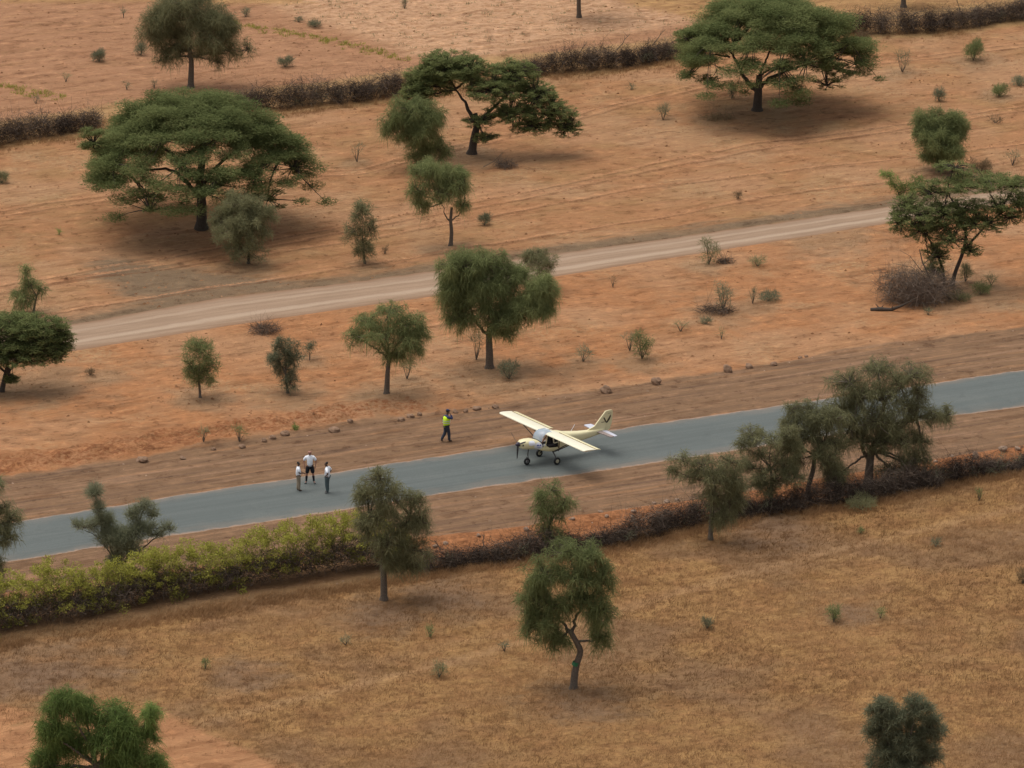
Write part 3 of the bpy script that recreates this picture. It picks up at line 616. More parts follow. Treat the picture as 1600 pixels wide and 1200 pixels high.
# trees along the near fence
tree('tallest tree on the right, spreading feathery crown overlapping the asphalt road', (1357, 758), [(1357, 758), (1358, 735), (1360, 715), (1366, 690)],
     [(1370, 580, 44, 22), (1418, 590, 36, 24), (1325, 600, 38, 24), (1375, 620, 52, 28), (1432, 615, 26, 18), (1315, 640, 34, 28), (1365, 660, 50, 28), (1420, 640, 40, 24), (1455, 655, 34, 22), (1476, 650, 18, 18), (1405, 690, 42, 26), (1438, 692, 26, 18), (1345, 690, 34, 22), (1425, 725, 30, 26), (1395, 735, 34, 22), (1330, 672, 26, 24), (1308, 700, 26, 22), (1395, 665, 50, 30), (1340, 622, 34, 24), (1312, 738, 24, 20), (1440, 742, 26, 18), (1370, 690, 40, 24), (1400, 600, 34, 20)], 'weep', 'olive', .26, group=GH, sub=15, dens=.62, tone=.35,
     extra_trunks=[dict(pts=[(1358, 722), (1342, 690), (1335, 660)], r=.13), dict(pts=[(1360, 712), (1378, 670), (1380, 630)], r=.14), dict(pts=[(1362, 705), (1400, 675), (1430, 655)], r=.11)])
tree('tree with a dark crooked trunk left of the tallest roadside tree', (1264, 782), [(1264, 782), (1262, 760), (1270, 735), (1272, 712), (1284, 694)],
     [(1262, 640, 30, 20), (1240, 662, 26, 22), (1280, 658, 30, 24), (1258, 685, 30, 20), (1298, 690, 24, 18), (1300, 730, 22, 20), (1242, 690, 20, 18), (1306, 752, 20, 22), (1300, 655, 26, 22), (1245, 715, 24, 20), (1235, 640, 20, 14), (1285, 715, 24, 20)], 'weep', 'olive', .15, group=GH, sub=18, dens=.75, tone=.35)
tree('light open tree with spreading sprays between the weeping and the crooked trees', (1205, 796), [(1205, 796), (1206, 778), (1205, 755), (1204, 735)],
     [(1172, 680, 28, 16), (1205, 690, 34, 20), (1232, 700, 22, 22), (1190, 712, 38, 20), (1225, 730, 28, 20), (1190, 742, 30, 18), (1182, 757, 22, 12), (1215, 752, 28, 16), (1158, 695, 18, 14), (1240, 745, 22, 18), (1228, 680, 24, 18), (1200, 765, 24, 14), (1165, 730, 20, 14)], 'feather', 'olive', .10, group=GH, sub=20, dens=.75, tone=.5)
tree('weeping tree leaning over the road edge, leftmost of the right roadside group', (1110, 843), [(1110, 843), (1111, 815), (1113, 785), (1116, 755)],
     [(1065, 718, 24, 14, 0, .7), (1095, 725, 34, 16), (1140, 722, 30, 18), (1082, 745, 28, 16), (1120, 745, 40, 22), (1148, 750, 22, 20), (1110, 775, 24, 20), (1140, 785, 24, 26), (1128, 810, 24, 20), (1152, 770, 20, 22), (1110, 740, 40, 20), (1055, 735, 14, 10)], 'weep', 'olive', .13, group=GH, sub=16, dens=.75, tone=.4)
tree('small green tree on the red bank below the aircraft', (857, 862), [(857, 862), (857, 845), (858, 820)],
     [(862, 765, 22, 16), (845, 782, 22, 20), (880, 785, 20, 20), (862, 800, 28, 22), (855, 830, 26, 20), (868, 845, 20, 14)], 'weep', 'green', .10, group=GH, sub=16, dens=.7, tone=.42)
tree('full feathery tree right of the yellow-green hedge, crown overlapping the road', (600, 937), [(600, 937), (600, 910), (599, 880), (600, 850)],
     [(592, 748, 28, 20), (575, 775, 24, 26), (612, 775, 28, 26), (645, 785, 22, 22), (590, 808, 36, 28), (635, 820, 36, 26), (660, 815, 20, 26), (572, 825, 20, 22), (605, 850, 34, 24), (645, 858, 34, 24), (640, 885, 30, 20), (612, 880, 22, 22)], 'weep', 'olive', .19, group=GH, sub=17, dens=.78, tone=.45,
     extra_trunks=[dict(pts=[(599, 862), (588, 840), (578, 815)], r=.09), dict(pts=[(600, 860), (622, 830), (640, 805)], r=.09)])
t_c = tree('weeping tree with a crooked trunk standing alone in the grass field', (896, 1076), [(896, 1076), (898, 1052), (902, 1035), (908, 1018), (900, 1002), (890, 986)],
     [(888, 865, 40, 24), (920, 872, 34, 26), (850, 895, 34, 28), (895, 905, 44, 28), (938, 908, 26, 34), (835, 935, 28, 34), (880, 948, 34, 26), (935, 955, 28, 36), (845, 978, 34, 32), (868, 1000, 26, 24), (935, 995, 24, 28), (905, 935, 26, 24), (830, 960, 18, 24)], 'weep', 'green', .19, group='free-standing trees of the near field', sub=17, dens=.85, tone=.30, bark=BARK,
     extra_trunks=[dict(pts=[(893, 990), (900, 960), (915, 940)], r=.10), dict(pts=[(890, 986), (872, 965), (860, 940)], r=.09)])
bb, s_, th_ = frame_at(896, 1076)
q = local(899, 1037, 896, 1076, s_, th_); m = MB(); m.add(*tube([q-np.array([.03, 0, .09]), q+np.array([.03, 0, .09])], .165, 10)); m.build('paint_band', simple('green_paint', (.03, .16, .07), .7), t_c)
tree('bright green weeping tree cut by the bottom frame edge at the left', (150, 1285), [(150, 1285), (152, 1240), (155, 1200)],
     [(105, 1105, 36, 28), (135, 1110, 24, 24), (85, 1145, 26, 26), (115, 1160, 34, 30), (180, 1122, 38, 28), (205, 1150, 30, 30), (170, 1160, 34, 28), (240, 1120, 20, 20, 0, .7), (238, 1148, 14, 20), (75, 1190, 28, 30), (105, 1215, 40, 28), (215, 1185, 42, 28), (185, 1200, 30, 26), (245, 1200, 26, 22, 0, .7), (150, 1225, 60, 24)], 'weep', 'bright', .22, group='free-standing trees of the near field', sub=24, dens=1.05, tone=.2)
tree('dense round grey-green tree cut by the bottom frame edge at the right', (1412, 1232), [(1412, 1232), (1412, 1215), (1412, 1195)],
     [(1378, 1110, 28, 22), (1430, 1108, 30, 22), (1405, 1125, 36, 24), (1372, 1140, 28, 26), (1452, 1140, 28, 26), (1412, 1160, 46, 30), (1390, 1185, 38, 28), (1440, 1182, 38, 28), (1412, 1208, 46, 22)], 'feather', 'grey', .16, group='free-standing trees of the near field', sub=24, dens=1.1, tone=.3)
tree('drooping tree at the left frame edge below the road end', (-12, 940), [(-12, 940), (-12, 910), (-10, 870), (-8, 830)],
     [(0, 755, 16, 16, 0, .8), (-15, 775, 30, 24), (8, 795, 22, 16), (18, 812, 26, 20), (-5, 830, 34, 24), (15, 842, 20, 20), (-20, 870, 28, 26), (0, 885, 12, 22), (-4, 915, 14, 16)], 'weep', 'olive', .18, group=GH, sub=15, dens=.75, tone=.55)
tree('open grey shrub tree with fanning stems beside the near road edge', (192, 906), [(192, 906), (192, 895), (191, 884)],
     [(150, 772, 16, 14), (158, 795, 12, 14), (228, 792, 18, 12), (240, 806, 14, 10), (150, 822, 26, 14), (175, 842, 24, 20), (215, 835, 24, 18), (262, 826, 16, 8), (200, 865, 26, 18), (180, 880, 18, 14), (125, 822, 14, 8), (212, 805, 14, 14), (165, 815, 16, 16), (232, 825, 20, 12), (190, 845, 30, 20), (243, 836, 16, 9)], 'sparse', 'grey', .09, group=GH, sub=30, dens=.85, tone=.9, core=False, rs=(.40, .70), bark=BARKD,
     extra_trunks=[dict(pts=[(190, 900), (172, 855), (160, 810), (150, 775)], r=.055), dict(pts=[(192, 900), (205, 850), (218, 810), (230, 790)], r=.055), dict(pts=[(195, 900), (220, 860), (250, 835), (268, 825)], r=.05), dict(pts=[(190, 898), (165, 850), (130, 825)], r=.045)])

# ---------------------------------------------------------------- brush fences, hedges, dead wood
def poly_pts(pts, n):
    a = np.array([P(*p) for p in pts]); d = np.r_[0, np.cumsum(np.linalg.norm(np.diff(a[:, :2], axis=0), axis=1))]
    t = np.linspace(0, d[-1], n); return np.stack([np.interp(t, d, a[:, i]) for i in range(3)], 1), d[-1]
def sticks(m, c, sc, n, L, W, tint, up=.25, flat=1.0, curve=.4):
    p = c+ball(n)*sc; d = rng.normal(size=(n, 3))*np.array([1, 1, .7*flat])+np.array([0, 0, up])
    Ls = L[0]+(L[1]-L[0])*rng.random(n)**1.6; p = p-d/np.linalg.norm(d, axis=1)[:, None]*(Ls*.4)[:, None]
    p[:, 2] = np.maximum(p[:, 2], .02)
    v, f, k = ribbons(p, d, Ls, W*(.5+rng.random(n)), rng.normal(size=(n, 3))*curve, 3); m.add(v, f, np.repeat(np.clip(tint+rng.normal(size=n)*.25, 0, 1), k))
def brush_fence(label, pts, h=.9, wd=.8, dens=1.0, poles=(), green=.0, name='brush_fence'):
    c, L = poly_pts(pts, max(3, int(6*1))); b = c[len(c)//2].copy(); t = thing(name, label, 'fence', tuple(b), 'brush fences of cut thorn branches')
    m = MB(); n = int(L/.24); C, _ = poly_pts(pts, n)
    for i, q in enumerate(C):
        hh = .95*h*(.50+.95*(vn(np.array([i*.085]), np.array([h*7]), 5)[0]+.5)+.25*(vn(np.array([i*.43]), np.array([h*3]), 6)[0]+.5)); off = rng.normal(size=2)*.15
        ctr = q-b+np.array([off[0], off[1], hh*.42])
        tn_ = .32+.7*vn(np.array([i*.09]), np.array([2.]), 8)[0]
        sticks(m, ctr, np.array([.5, wd*.55, hh*.5]), int(210*dens), (.15, .65), .020, tn_, up=.1)
        sticks(m, ctr+np.array([0, rng.normal()*.2, hh*.15]), np.array([.6, wd*.75, hh*.62]), int(70*dens), (.25, 1.0), .018, tn_+.2, up=.35, curve=.6)
        if rng.random() < .30: sticks(m, ctr+np.array([0, 0, hh*.3]), np.array([.3, .3, .2]), 5, (.4, 1.1), .022, .85, up=.9, curve=.25)
    m.build('thorn_branches', LEAF['twig'], t, attr=True)
    if poles:
        for (px, py, qx, qy) in poles:
            m = MB()
            a = P(px, py)-b; s = 25.; e = a+np.array([(qx-px)/s, 0, (py-qy)/s]); pt = bez(a, e, .05, 6); m.add(*tube(pt+rng.normal(size=pt.shape)*.03, np.linspace(.035, .012, 6), 5))
            k = pt[3]; m.add(*tube([k, k+rng.normal(size=3)*.12+np.array([0, 0, .25])], [.018, .008], 4)); k = pt[4]; m.add(*tube([k, k+rng.normal(size=3)*.15+np.array([0, 0, .2])], [.014, .006], 4))
            m.build('bare_branch', BARK, t, smooth=True)
    if green:
        for q in C[::2]:
            if rng.random() < green: p = q-b+np.array([rng.normal()*.3, rng.normal()*.3-.2, .3+.4*rng.random()]); v, f, a = fill([[*p, .28, .28, .22, .5]], 'sparse', .8); mm = MB(); mm.add(v, f, a); mm.build('leafy_shoot', LEAF['grey'], t, attr=True)
    return t
brush_fence('far brush fence at the left frame edge, dark thorn heap left of the largest acacia', [(-60, 238), (0, 224), (60, 214), (150, 200)], 1.15, 1.3, poles=[(62, 198, 66, 165), (64, 192, 80, 172)], green=.15)
brush_fence('far brush fence between the largest acacia and the leaning acacia', [(365, 168), (400, 171), (440, 170), (500, 163), (560, 158), (650, 143)], 1.35, 1.4, poles=[(448, 140, 462, 124), (472, 140, 470, 118)], green=.1)
brush_fence('far brush fence between the leaning acacia and the forked-limb acacia', [(812, 116), (870, 114), (940, 107), (1000, 101), (1075, 88)], 1.15, 1.2, poles=[(965, 78, 985, 50), (1018, 72, 1040, 44), (1010, 78, 1012, 64), (938, 80, 942, 68), (905, 84, 918, 62)], green=.25)
brush_fence('far brush fence at the top right, two dark heaps with pale branches', [(1272, 55), (1340, 52), (1400, 50), (1450, 50), (1500, 44), (1560, 34), (1680, 18)], 1.25, 1.5, poles=[(1425, 25, 1452, 10), (1440, 36, 1482, 36), (1500, 20, 1492, -6)], green=.15)
brush_fence('near brush fence below the aircraft, from the hedge end to the small green tree', [(655, 893), (690, 888), (740, 882), (800, 873), (850, 866)], .95, 1.0, poles=[(755, 856, 757, 836), (772, 852, 800, 850), (690, 860, 680, 846)], green=.1)
brush_fence('near brush fence with a tall dark thorn heap right of the small green tree', [(850, 868), (890, 862), (940, 855), (1000, 842), (1060, 826), (1115, 813)], 1.0, 1.1, poles=[(1005, 812, 1030, 816)], green=.35)
brush_fence('near brush fence in the shade under the right roadside trees', [(1115, 814), (1200, 800), (1280, 790), (1360, 780), (1440, 762)], 1.0, 1.1, dens=1.15, green=.25)
brush_fence('near brush fence running to the right frame edge, grey stems with pale leafy shoots', [(1440, 764), (1490, 750), (1540, 740), (1600, 732), (1680, 722)], .85, 1.0, green=.6)

for nm_, pl_, w0, dn_, lab_ in (('fence_grass', HU, 1.5, 5200, 'dry straw grass standing along the far brush fence'), ('fence_grass', HL, 1.2, 5200, 'dry brown grass standing along the foot of the near brush fence')):
    uu_ = -60+125*rng.random(dn_*2); vv_ = pl_(uu_)+np.where(rng.random(dn_*2) < .5, -.9, 1.6 if pl_ is HU else -.8)+rng.normal(size=dn_*2)*w0*.45
    xx_, yy_ = xy(uu_, vv_); k_ = fbm(uu_/2.2, vv_/1.2, 150) > -.25; grass(nm_, xx_[k_], yy_[k_], .14, .46, .018, .55+.5*fbm(xx_[k_]/2, yy_[k_]/2, 151), lab_, per=6, spread=.10)

def hedge(label, line, h, wd, name='hedge'):
    C, L = poly_pts(line, int(3)); b = C[1].copy(); t = thing(name, label, 'hedge', tuple(b), 'yellow-green leafy hedges along the near side of the road')
    C, L = poly_pts(line, int(14*1)); C, L = poly_pts(line, int(L/.30)); cl = []; m = MB(); C[:, :2] += np.array([-.2, .9])
    for i, q in enumerate(C):
        hh = h(i/len(C))*(.88+.30*vn(np.array([i*.16]), np.array([1.]), 3)[0]+.1*rng.random())
        for k in range(13):
            y = rng.normal()*wd*.30; z = hh*(.12+.86*rng.random()**.85)-abs(y)*.12; r = .22+.16*rng.random()
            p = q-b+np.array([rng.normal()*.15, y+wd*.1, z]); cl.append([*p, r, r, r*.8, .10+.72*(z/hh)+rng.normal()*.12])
        sticks(m, q-b+np.array([0, -.05, hh*.30]), np.array([.3, wd*.50, hh*.26]), 230, (.2, .8), .022, .35, up=.5)
        sticks(m, q-b+np.array([0, 0, hh*.55]), np.array([.3, wd*.42, hh*.30]), 26, (.3, .8), .022, .55, up=1.0)
    m.build('stems', LEAF['twig'], t, attr=True)
    cl = np.array(cl); n = 62; c = np.repeat(cl, n, 0); tot = len(c); o = ball(tot); p = c[:, :3]+o*c[:, 3:6]
    d = rng.normal(size=(tot, 3))+np.array([0, -.2, .5]); v, f, k = ribbons(p, d, .05+.09*rng.random(tot), .035+.03*rng.random(tot), None, 1)
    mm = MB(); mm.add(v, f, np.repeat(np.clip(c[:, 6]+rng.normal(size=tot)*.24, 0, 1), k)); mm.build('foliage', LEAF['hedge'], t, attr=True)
    return t
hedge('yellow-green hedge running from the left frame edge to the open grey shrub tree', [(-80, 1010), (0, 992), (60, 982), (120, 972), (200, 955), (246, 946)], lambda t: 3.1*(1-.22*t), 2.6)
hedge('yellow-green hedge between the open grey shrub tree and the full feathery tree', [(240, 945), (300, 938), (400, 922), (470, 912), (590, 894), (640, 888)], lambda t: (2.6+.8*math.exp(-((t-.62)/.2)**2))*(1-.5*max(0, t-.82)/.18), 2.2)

def brush_pile(label, c, rx, h, n, name='brush_pile', cat='brush pile', logs=(), tint=.4, leafm='twig', grp='heaps of dead branches and dry brush', ml=(.3, 1.2)):
    b = P(*c); t = thing(name, label, cat, tuple(b), grp); m = MB()
    sticks(m, np.array([0, 0, h*.40]), np.array([rx, rx*.7, h*.5]), n, ml, .020, tint, up=.25)
    sticks(m, np.array([-.3*rx, 0, h*.75]), np.array([rx*.8, rx*.5, h*.35]), n//12, (.5, 1.6), .016, tint, up=.8)
    m.build('branches', LEAF[leafm], t, attr=True)
    if logs:
        for pts, r in logs:
            m = MB(); pp = [local(x, y, c[0], c[1], *frame_at(*c)[1:], depth=0.0) for x, y in pts]; m.add(*tube(np.array(pp), np.linspace(r, r*.35, len(pp)), 6)); m.build('bare_limb', BARK, t, smooth=True)
    return t
brush_pile('large grey heap of dead thorn branches left of the two-trunked acacia', (1432, 472), 2.6, 2.1, 3400, tint=.75, ml=(.4, 1.6), logs=[([(1485, 468), (1455, 440), (1440, 410), (1435, 390)], .07), ([(1465, 455), (1430, 428), (1398, 425)], .03), ([(1450, 440), (1425, 418), (1395, 412)], .025), ([(1440, 425), (1420, 400), (1405, 392)], .025), ([(1480, 460), (1440, 455), (1420, 452)], .03), ([(1440, 415), (1455, 400), (1462, 388)], .02)])
brush_pile('low heap of brown dead branches just below the dirt track', (415, 521), .95, .65, 420, tint=.55)
brush_pile('thin fallen branches lying in the shade right of the leaning acacia trunk', (790, 262), .8, .45, 240, tint=.45, logs=[([(755, 261), (772, 252), (786, 238)], .03), ([(770, 252), (785, 258), (800, 262)], .02)])
brush_pile('twigs and dry grass lying left of the forked-limb acacia trunk', (1122, 186), 1.1, .3, 260, tint=.75, leafm='dry')
brush_pile('brown twig litter round the little grey bush tree in the orange strip', (1118, 488), 1.2, .35, 360, tint=.4)
brush_pile('short heap of twigs right of the little bush on the dirt track edge', (1132, 411), .6, .3, 160, tint=.4)
m = MB(); lb = P(1398, 486); f_ = frame_at(1398, 486)[1:]
lg = [local(x, y, 1398, 486, *f_) for x, y in [(1360, 484), (1375, 483), (1392, 484), (1408, 478), (1424, 470)]]
for q in lg: q[2] = max(q[2], .08)
m.add(*tube(lg, [.10, .13, .11, .07, .03], 8))
for a, d in ((1, (-.25, .1, .28)), (2, (.1, -.1, .25)), (1, (.2, .1, .2))): m.add(*tube([lg[a], lg[a]+np.array(d)], [.05, .02], 5))
tag(m.build('fallen_log', BARKD, smooth=True, loc=tuple(lb)), 'dark fallen log below the large grey heap of dead branches', 'log')

# ---------------------------------------------------------------- small plants
GS = 'small wild plants dotted over the sand and grass'
def plant(label, px, py, w, h, style='sparse', leaf='grey', dens=.8, tone=.4, stems=5, name='shrub', cat='shrub', twigl=0):
    b, s, th = frame_at(px, py); t = thing(name, label, cat, tuple(b), GS); rx = .96*w/2/s; H = .98*h/s/math.cos(th); dens *= .95; tone = min(.9, tone+.12)
    m = MB(); cl = []
    for i in range(stems):
        a = i*2.4+rng.random(); e = np.array([math.cos(a)*rx*.75*rng.random()**.5, math.sin(a)*rx*.6, H*(.45+.45*rng.random())]); m.add(*tube(bez((0, 0, -.03), e, .08, 4), np.linspace(.016+.006*H, .006, 4), 4))
        r = max(.10, rx*.42); cl.append([*e, r, r, max(.08, min(r, H*.35)), np.clip(tone+rng.normal()*.15, 0, 1)])
    if style != 'sparse': cl.append([0, 0, H*.42, rx*.8, rx*.7, H*.40, tone])
    m.build('stem', BARK, t, smooth=True); v, f, a = fill(cl, style, dens); mm = MB(); mm.add(v, f, a); mm.build('foliage', LEAF[leaf], t, attr=True); return t
PL = [
 ('small green forked plant alone in the pale field at the top left', 155, 96, 26, 18, 'bush', 'grey', 1, .1),
 ('grey-green shrub just left of the drooping top left tree', 220, 86, 24, 20, 'bush', 'grey', .9, .3),
 ('faint small plant above the left end of the far field, near the top edge', 193, 28, 12, 14, 'sparse', 'grey', .9, .4),
 ('thin pale plant below the forked plant in the top left field', 103, 128, 14, 14, 'sparse', 'olive', .9, .7),
 ('sprig just above the crown of the largest acacia, left one', 198, 140, 12, 12, 'sparse', 'grey', .9, .2),
 ('small dark sprig touching the crown top of the largest acacia, right one', 241, 138, 12, 12, 'sparse', 'grey', .9, .1),
 ('weedy clump in front of the far brush fence left of the largest acacia', 56, 162, 14, 12, 'sparse', 'grey', .9, .3),
 ('green shrub right of the drooping top left tree', 446, 104, 26, 14, 'bush', 'grey', .9, .2),
 ('small shrub at the top edge above the lime crop strip', 384, 26, 16, 14, 'bush', 'grey', .8, .3),
 ('low grey shrub in the pale field right of the drooping tree', 466, 34, 14, 7, 'bush', 'grey', .8, .2),
 ('low dark clump right of the low grey shrub in the pale field', 492, 42, 24, 8, 'bush', 'grey', .8, .1),
 ('small green plant at the top edge, middle of the pale field', 632, 13, 12, 18, 'bush', 'grey', .9, .2),
 ('twiggy little shrub left of the soft green tree in the far field', 558, 253, 20, 30, 'sparse', 'grey', .9, .3),
 ('half bush cut by the left frame edge beside the largest acacia', 2, 286, 28, 18, 'bush', 'olive', .9, .3),
 ('tiny green seedling in the sand near the left end of the vehicle ruts', 93, 367, 6, 5, 'sparse', 'bright', .9, .8),
 ('dark triangular bush right of the young light green tree', 757, 352, 24, 18, 'bush', 'grey', 1, .0),
 ('tiny round grey shrub right of the soft green tree on the sand', 601, 397, 12, 12, 'bush', 'dry', .8, .3),
 ('small flat plant in the far field between the two large acacias', 986, 140, 14, 8, 'sparse', 'grey', .9, .2),
 ('wispy grey shrub in the far field left of the forked-limb acacia', 1036, 187, 26, 26, 'sparse', 'grey', 1.3, .3),
 ('dark green sapling under the crown of the forked-limb acacia', 1143, 154, 18, 22, 'bush', 'grey', 1, .0),
 ('brown tuft in front of the far brush fence right of the forked-limb acacia', 1348, 66, 26, 14, 'bush', 'dry', .9, .2),
 ('leggy little shrub in dry grass right of the forked-limb acacia crown', 1410, 112, 28, 32, 'sparse', 'grey', .9, .2),
 ('green windswept shrub near the top right corner', 1521, 94, 44, 32, 'bush', 'green', .8, .2),
 ('small cactus-like shrub above the dense round bush', 1467, 158, 26, 20, 'bush', 'grey', .8, .3),
 ('low rounded green bush right of the cactus-like shrub', 1561, 150, 30, 18, 'bush', 'green', .9, .3),
 ('low pale bush cut by the right frame edge near the top', 1592, 134, 26, 12, 'bush', 'grey', .8, .5),
 ('flat brown plant right of the dense round bush', 1555, 192, 26, 8, 'sparse', 'dry', .9, .2),
 ('thin grey shrub right of the dense round bush', 1582, 258, 20, 26, 'sparse', 'grey', .9, .2),
 ('dry tan shrub just behind the crown of the two-trunked acacia', 1532, 268, 46, 16, 'bush', 'dry', .6, .5),
 ('small dead tuft in the middle of the open far field', 1153, 310, 14, 9, 'bush', 'dry', .9, .3),
 ('little olive bush on the near edge of the dirt track', 1107, 413, 34, 42, 'feather', 'olive', .55, .4),
 ('pale low grass clump right of the bush on the track edge', 1184, 416, 28, 14, 'bush', 'olive', .5, .8),
 ('upright dead weed in the orange strip below the dirt track', 958, 449, 16, 18, 'sparse', 'dry', .9, .1),
 ('small round-headed grey bush tree in the middle of the orange strip', 1130, 484, 32, 46, 'feather', 'grey', .45, .5),
 ('small leafy plant right of the round-headed bush tree', 1176, 474, 20, 24, 'sparse', 'grey', 1, .2),
 ('low spreading green plant at the right end of the twig litter', 1200, 470, 40, 12, 'bush', 'grey', .6, .3),
 ('low grey herb beside the twig litter, upper of three', 1102, 506, 20, 8, 'bush', 'grey', .6, .3),
 ('pale green herb below the twig litter, left of three', 1064, 518, 22, 14, 'sparse', 'olive', .9, .6),
 ('small olive herb below the twig litter, lowest of three', 1127, 530, 14, 14, 'sparse', 'olive', .9, .5),
 ('leafless grey sapling left of the dark bush above the tail of the aircraft', 984, 548, 24, 36, 'sparse', 'grey', .8, .3),
 ('dark green bush above and right of the aircraft tail', 1003, 560, 38, 44, 'feather', 'green', .7, .1),
 ('pale grey-green bush between the big round tree and the dark bush', 911, 565, 28, 24, 'sparse', 'grey', 1.2, .6),
 ('leaning sapling touching the left side of the big round tree trunk', 744, 562, 26, 42, 'sparse', 'grey', 1.0, .3),
 ('low bushy shrub right of the big round tree trunk', 795, 592, 36, 24, 'bush', 'grey', .7, .3),
 ('brownish shrub behind the short-trunked light green tree', 636, 592, 26, 30, 'sparse', 'olive', 1.2, .3),
 ('small thin plant left of the two young plants on the bank', 318, 690, 20, 24, 'sparse', 'olive', 1.0, .5),
 ('young green plant behind a rock on the bank above the three men', 374, 690, 24, 24, 'sparse', 'green', 1.1, .2),
 ('bright green low herb on the bank between two rocks', 461, 672, 16, 8, 'bush', 'bright', .8, .5),
 ('dark low dead tuft in the orange strip right of the left acacia', 141, 586, 18, 7, 'bush', 'dry', .9, .0),
 ('dark green bush tucked behind the trunk of the two-trunked acacia', 1508, 440, 26, 28, 'bush', 'olive', .8, .1),
 ('small olive bush at the far right below the two-trunked acacia', 1548, 446, 22, 18, 'sparse', 'olive', 1.1, .3),
 ('green low clump right of the two-trunked acacia foot', 1532, 460, 36, 16, 'bush', 'green', .6, .1),
 ('low green patch in the shade right of the grey heap', 1498, 470, 46, 10, 'bush', 'olive', .6, .1),
 ('small grey-green plant below the grey heap of branches', 1450, 492, 14, 10, 'bush', 'grey', .8, .5),
 ('bright little green bush in the right grass field, left of a pair', 1303, 972, 28, 28, 'bush', 'green', .7, .3),
 ('smaller pale green bush in the right grass field, right of a pair', 1376, 966, 18, 18, 'bush', 'green', .6, .6),
 ('dark small bush in the grass field right of the crooked-trunk tree', 1105, 982, 20, 16, 'bush', 'grey', .9, .1),
 ('green sprig in the grass below the right roadside trees, left of two', 1345, 834, 12, 10, 'bush', 'green', .8, .3),
 ('green sprig in the grass below the right roadside trees, right of two', 1462, 854, 16, 12, 'bush', 'grey', .9, .4),
 ('upright green weed in the grass close to the right end of the near fence', 1530, 782, 10, 18, 'bush', 'green', .8, .3),
 ('green weed in the grass below the full feathery tree', 672, 996, 16, 18, 'bush', 'green', .8, .5),
 ('olive weed in the grass left of the crooked-trunk tree', 686, 1058, 28, 24, 'bush', 'olive', .5, .4),
 ('faint grey weed in the grass close to the crooked-trunk tree crown', 788, 1018, 20, 14, 'sparse', 'grey', .9, .4),
 ('green weed in the grass below the yellow-green hedge', 321, 1045, 16, 18, 'bush', 'green', .8, .3),
 ('brown-green weed cut by the right frame edge in the grass field', 1598, 912, 22, 24, 'bush', 'dry', .8, .4),
 ('yellow-green herbs at the foot of the near fence under the tallest roadside tree', 1345, 796, 60, 18, 'bush', 'olive', .5, .9),
 ('grey tuft at the lower left of the open grass field', 540, 1008, 20, 12, 'sparse', 'grey', .9, .4),
]
for (lab, x, y, w_, h_, st, lf, dn, tn) in PL: plant(lab, x, y, w_, h_, st, lf, dn, tn, stems=6 if w_ > 18 else 4)

# the lime green crop row in the top left field and weeds in the pale field
def strewn(name, label, pts, n, leaf, sz, wd, cat='crop'):
    C, L = poly_pts(pts, n); v_ = []; m = MB()
    c = C+np.stack([rng.normal(size=n)*wd, rng.normal(size=n)*wd, np.zeros(n)], 1); c[:, 2] = height(c[:, 0], c[:, 1])
    k = 16; p = np.repeat(c, k, 0)+rng.normal(size=(n*k, 3))*np.array([.12, .12, .0]); d = rng.normal(size=(n*k, 3))*.5+np.array([0, 0, 1.])
    v, f, q = ribbons(p, d, sz*(.5+rng.random(n*k)), np.full(n*k, .035), None, 2); m.add(v, f, np.repeat(np.clip(.55+rng.normal(size=n*k)*.25, 0, 1), q))
    return tag(m.build(name, LEAF[leaf], attr=True), label, cat, kind='stuff')
strewn('crop_row', 'thin lime green row of low crop crossing the field at the top left', [(300, 28), (385, 42), (430, 48), (450, 50), (500, 62), (560, 76), (630, 92)], 130, 'hedge', .17, .45)
strewn('crop_row', 'short lime green row of low crop above the far brush fence at the left', [(-60, 128), (0, 135), (50, 145), (95, 152)], 70, 'hedge', .15, .45)
x, y = scatter(900, -22, 22, 62, 96); d = poly_sd([(370, -90), (400, 0), (470, 30), (560, 55), (640, 88), (760, 92), (900, 62), (1010, 48), (1090, 34), (1040, 14), (960, 0), (900, -90)], x, y); k = d > .2
x, y = x[k], y[k]; kk = 10; p = np.stack([np.repeat(x, kk)+rng.normal(size=len(x)*kk)*.14, np.repeat(y, kk)+rng.normal(size=len(x)*kk)*.10, np.repeat(height(x, y), kk)], 1)
dd = rng.normal(size=p.shape)*.6+np.array([0, 0, .7]); v, f, q = ribbons(p, dd, .08+.16*rng.random(len(p)), np.full(len(p), .03), None, 2)
m = MB(); m.add(v, f, np.repeat(np.clip(.35+rng.normal(size=len(p))*.3, 0, 1), q)); tag(m.build('field_weeds', LEAF['olive'], attr=True), 'small weeds sprinkled over the pale field at the top', 'weeds', kind='stuff')

# clods, chips and leaf litter lying on the bare soil (nobody could count them)
def lumps(name, x, y, sz, mat, label, flat=.5):
    n = len(x); a = rng.random(n)*6.28; o = np.array([[1, 0, 0], [0, 1, 0], [-1, 0, 0], [0, -1, 0], [0, 0, 1.]])
    V = o[None]*(.65+.7*rng.random((n, 5, 1)))*sz[:, None, None]; V[:, :, 0] *= 1.25; V[:, :, 2] *= flat*1.6
    ca, sa = np.cos(a)[:, None], np.sin(a)[:, None]; vx = V[:, :, 0]*ca-V[:, :, 1]*sa; vy = V[:, :, 0]*sa+V[:, :, 1]*ca
    V = np.stack([vx+x[:, None], vy+y[:, None], V[:, :, 2]+height(x, y)[:, None]-.01], -1).reshape(-1, 3)
    F = (np.arange(n)*5)[:, None, None]+np.array([[0, 1, 4], [1, 2, 4], [2, 3, 4], [3, 0, 4]])[None]
    m = MB(); m.add(V, F.reshape(-1, 3), np.repeat(rng.random(n), 5)); return tag(m.build(name, mat, attr=True), label, 'soil clods', kind='stuff')
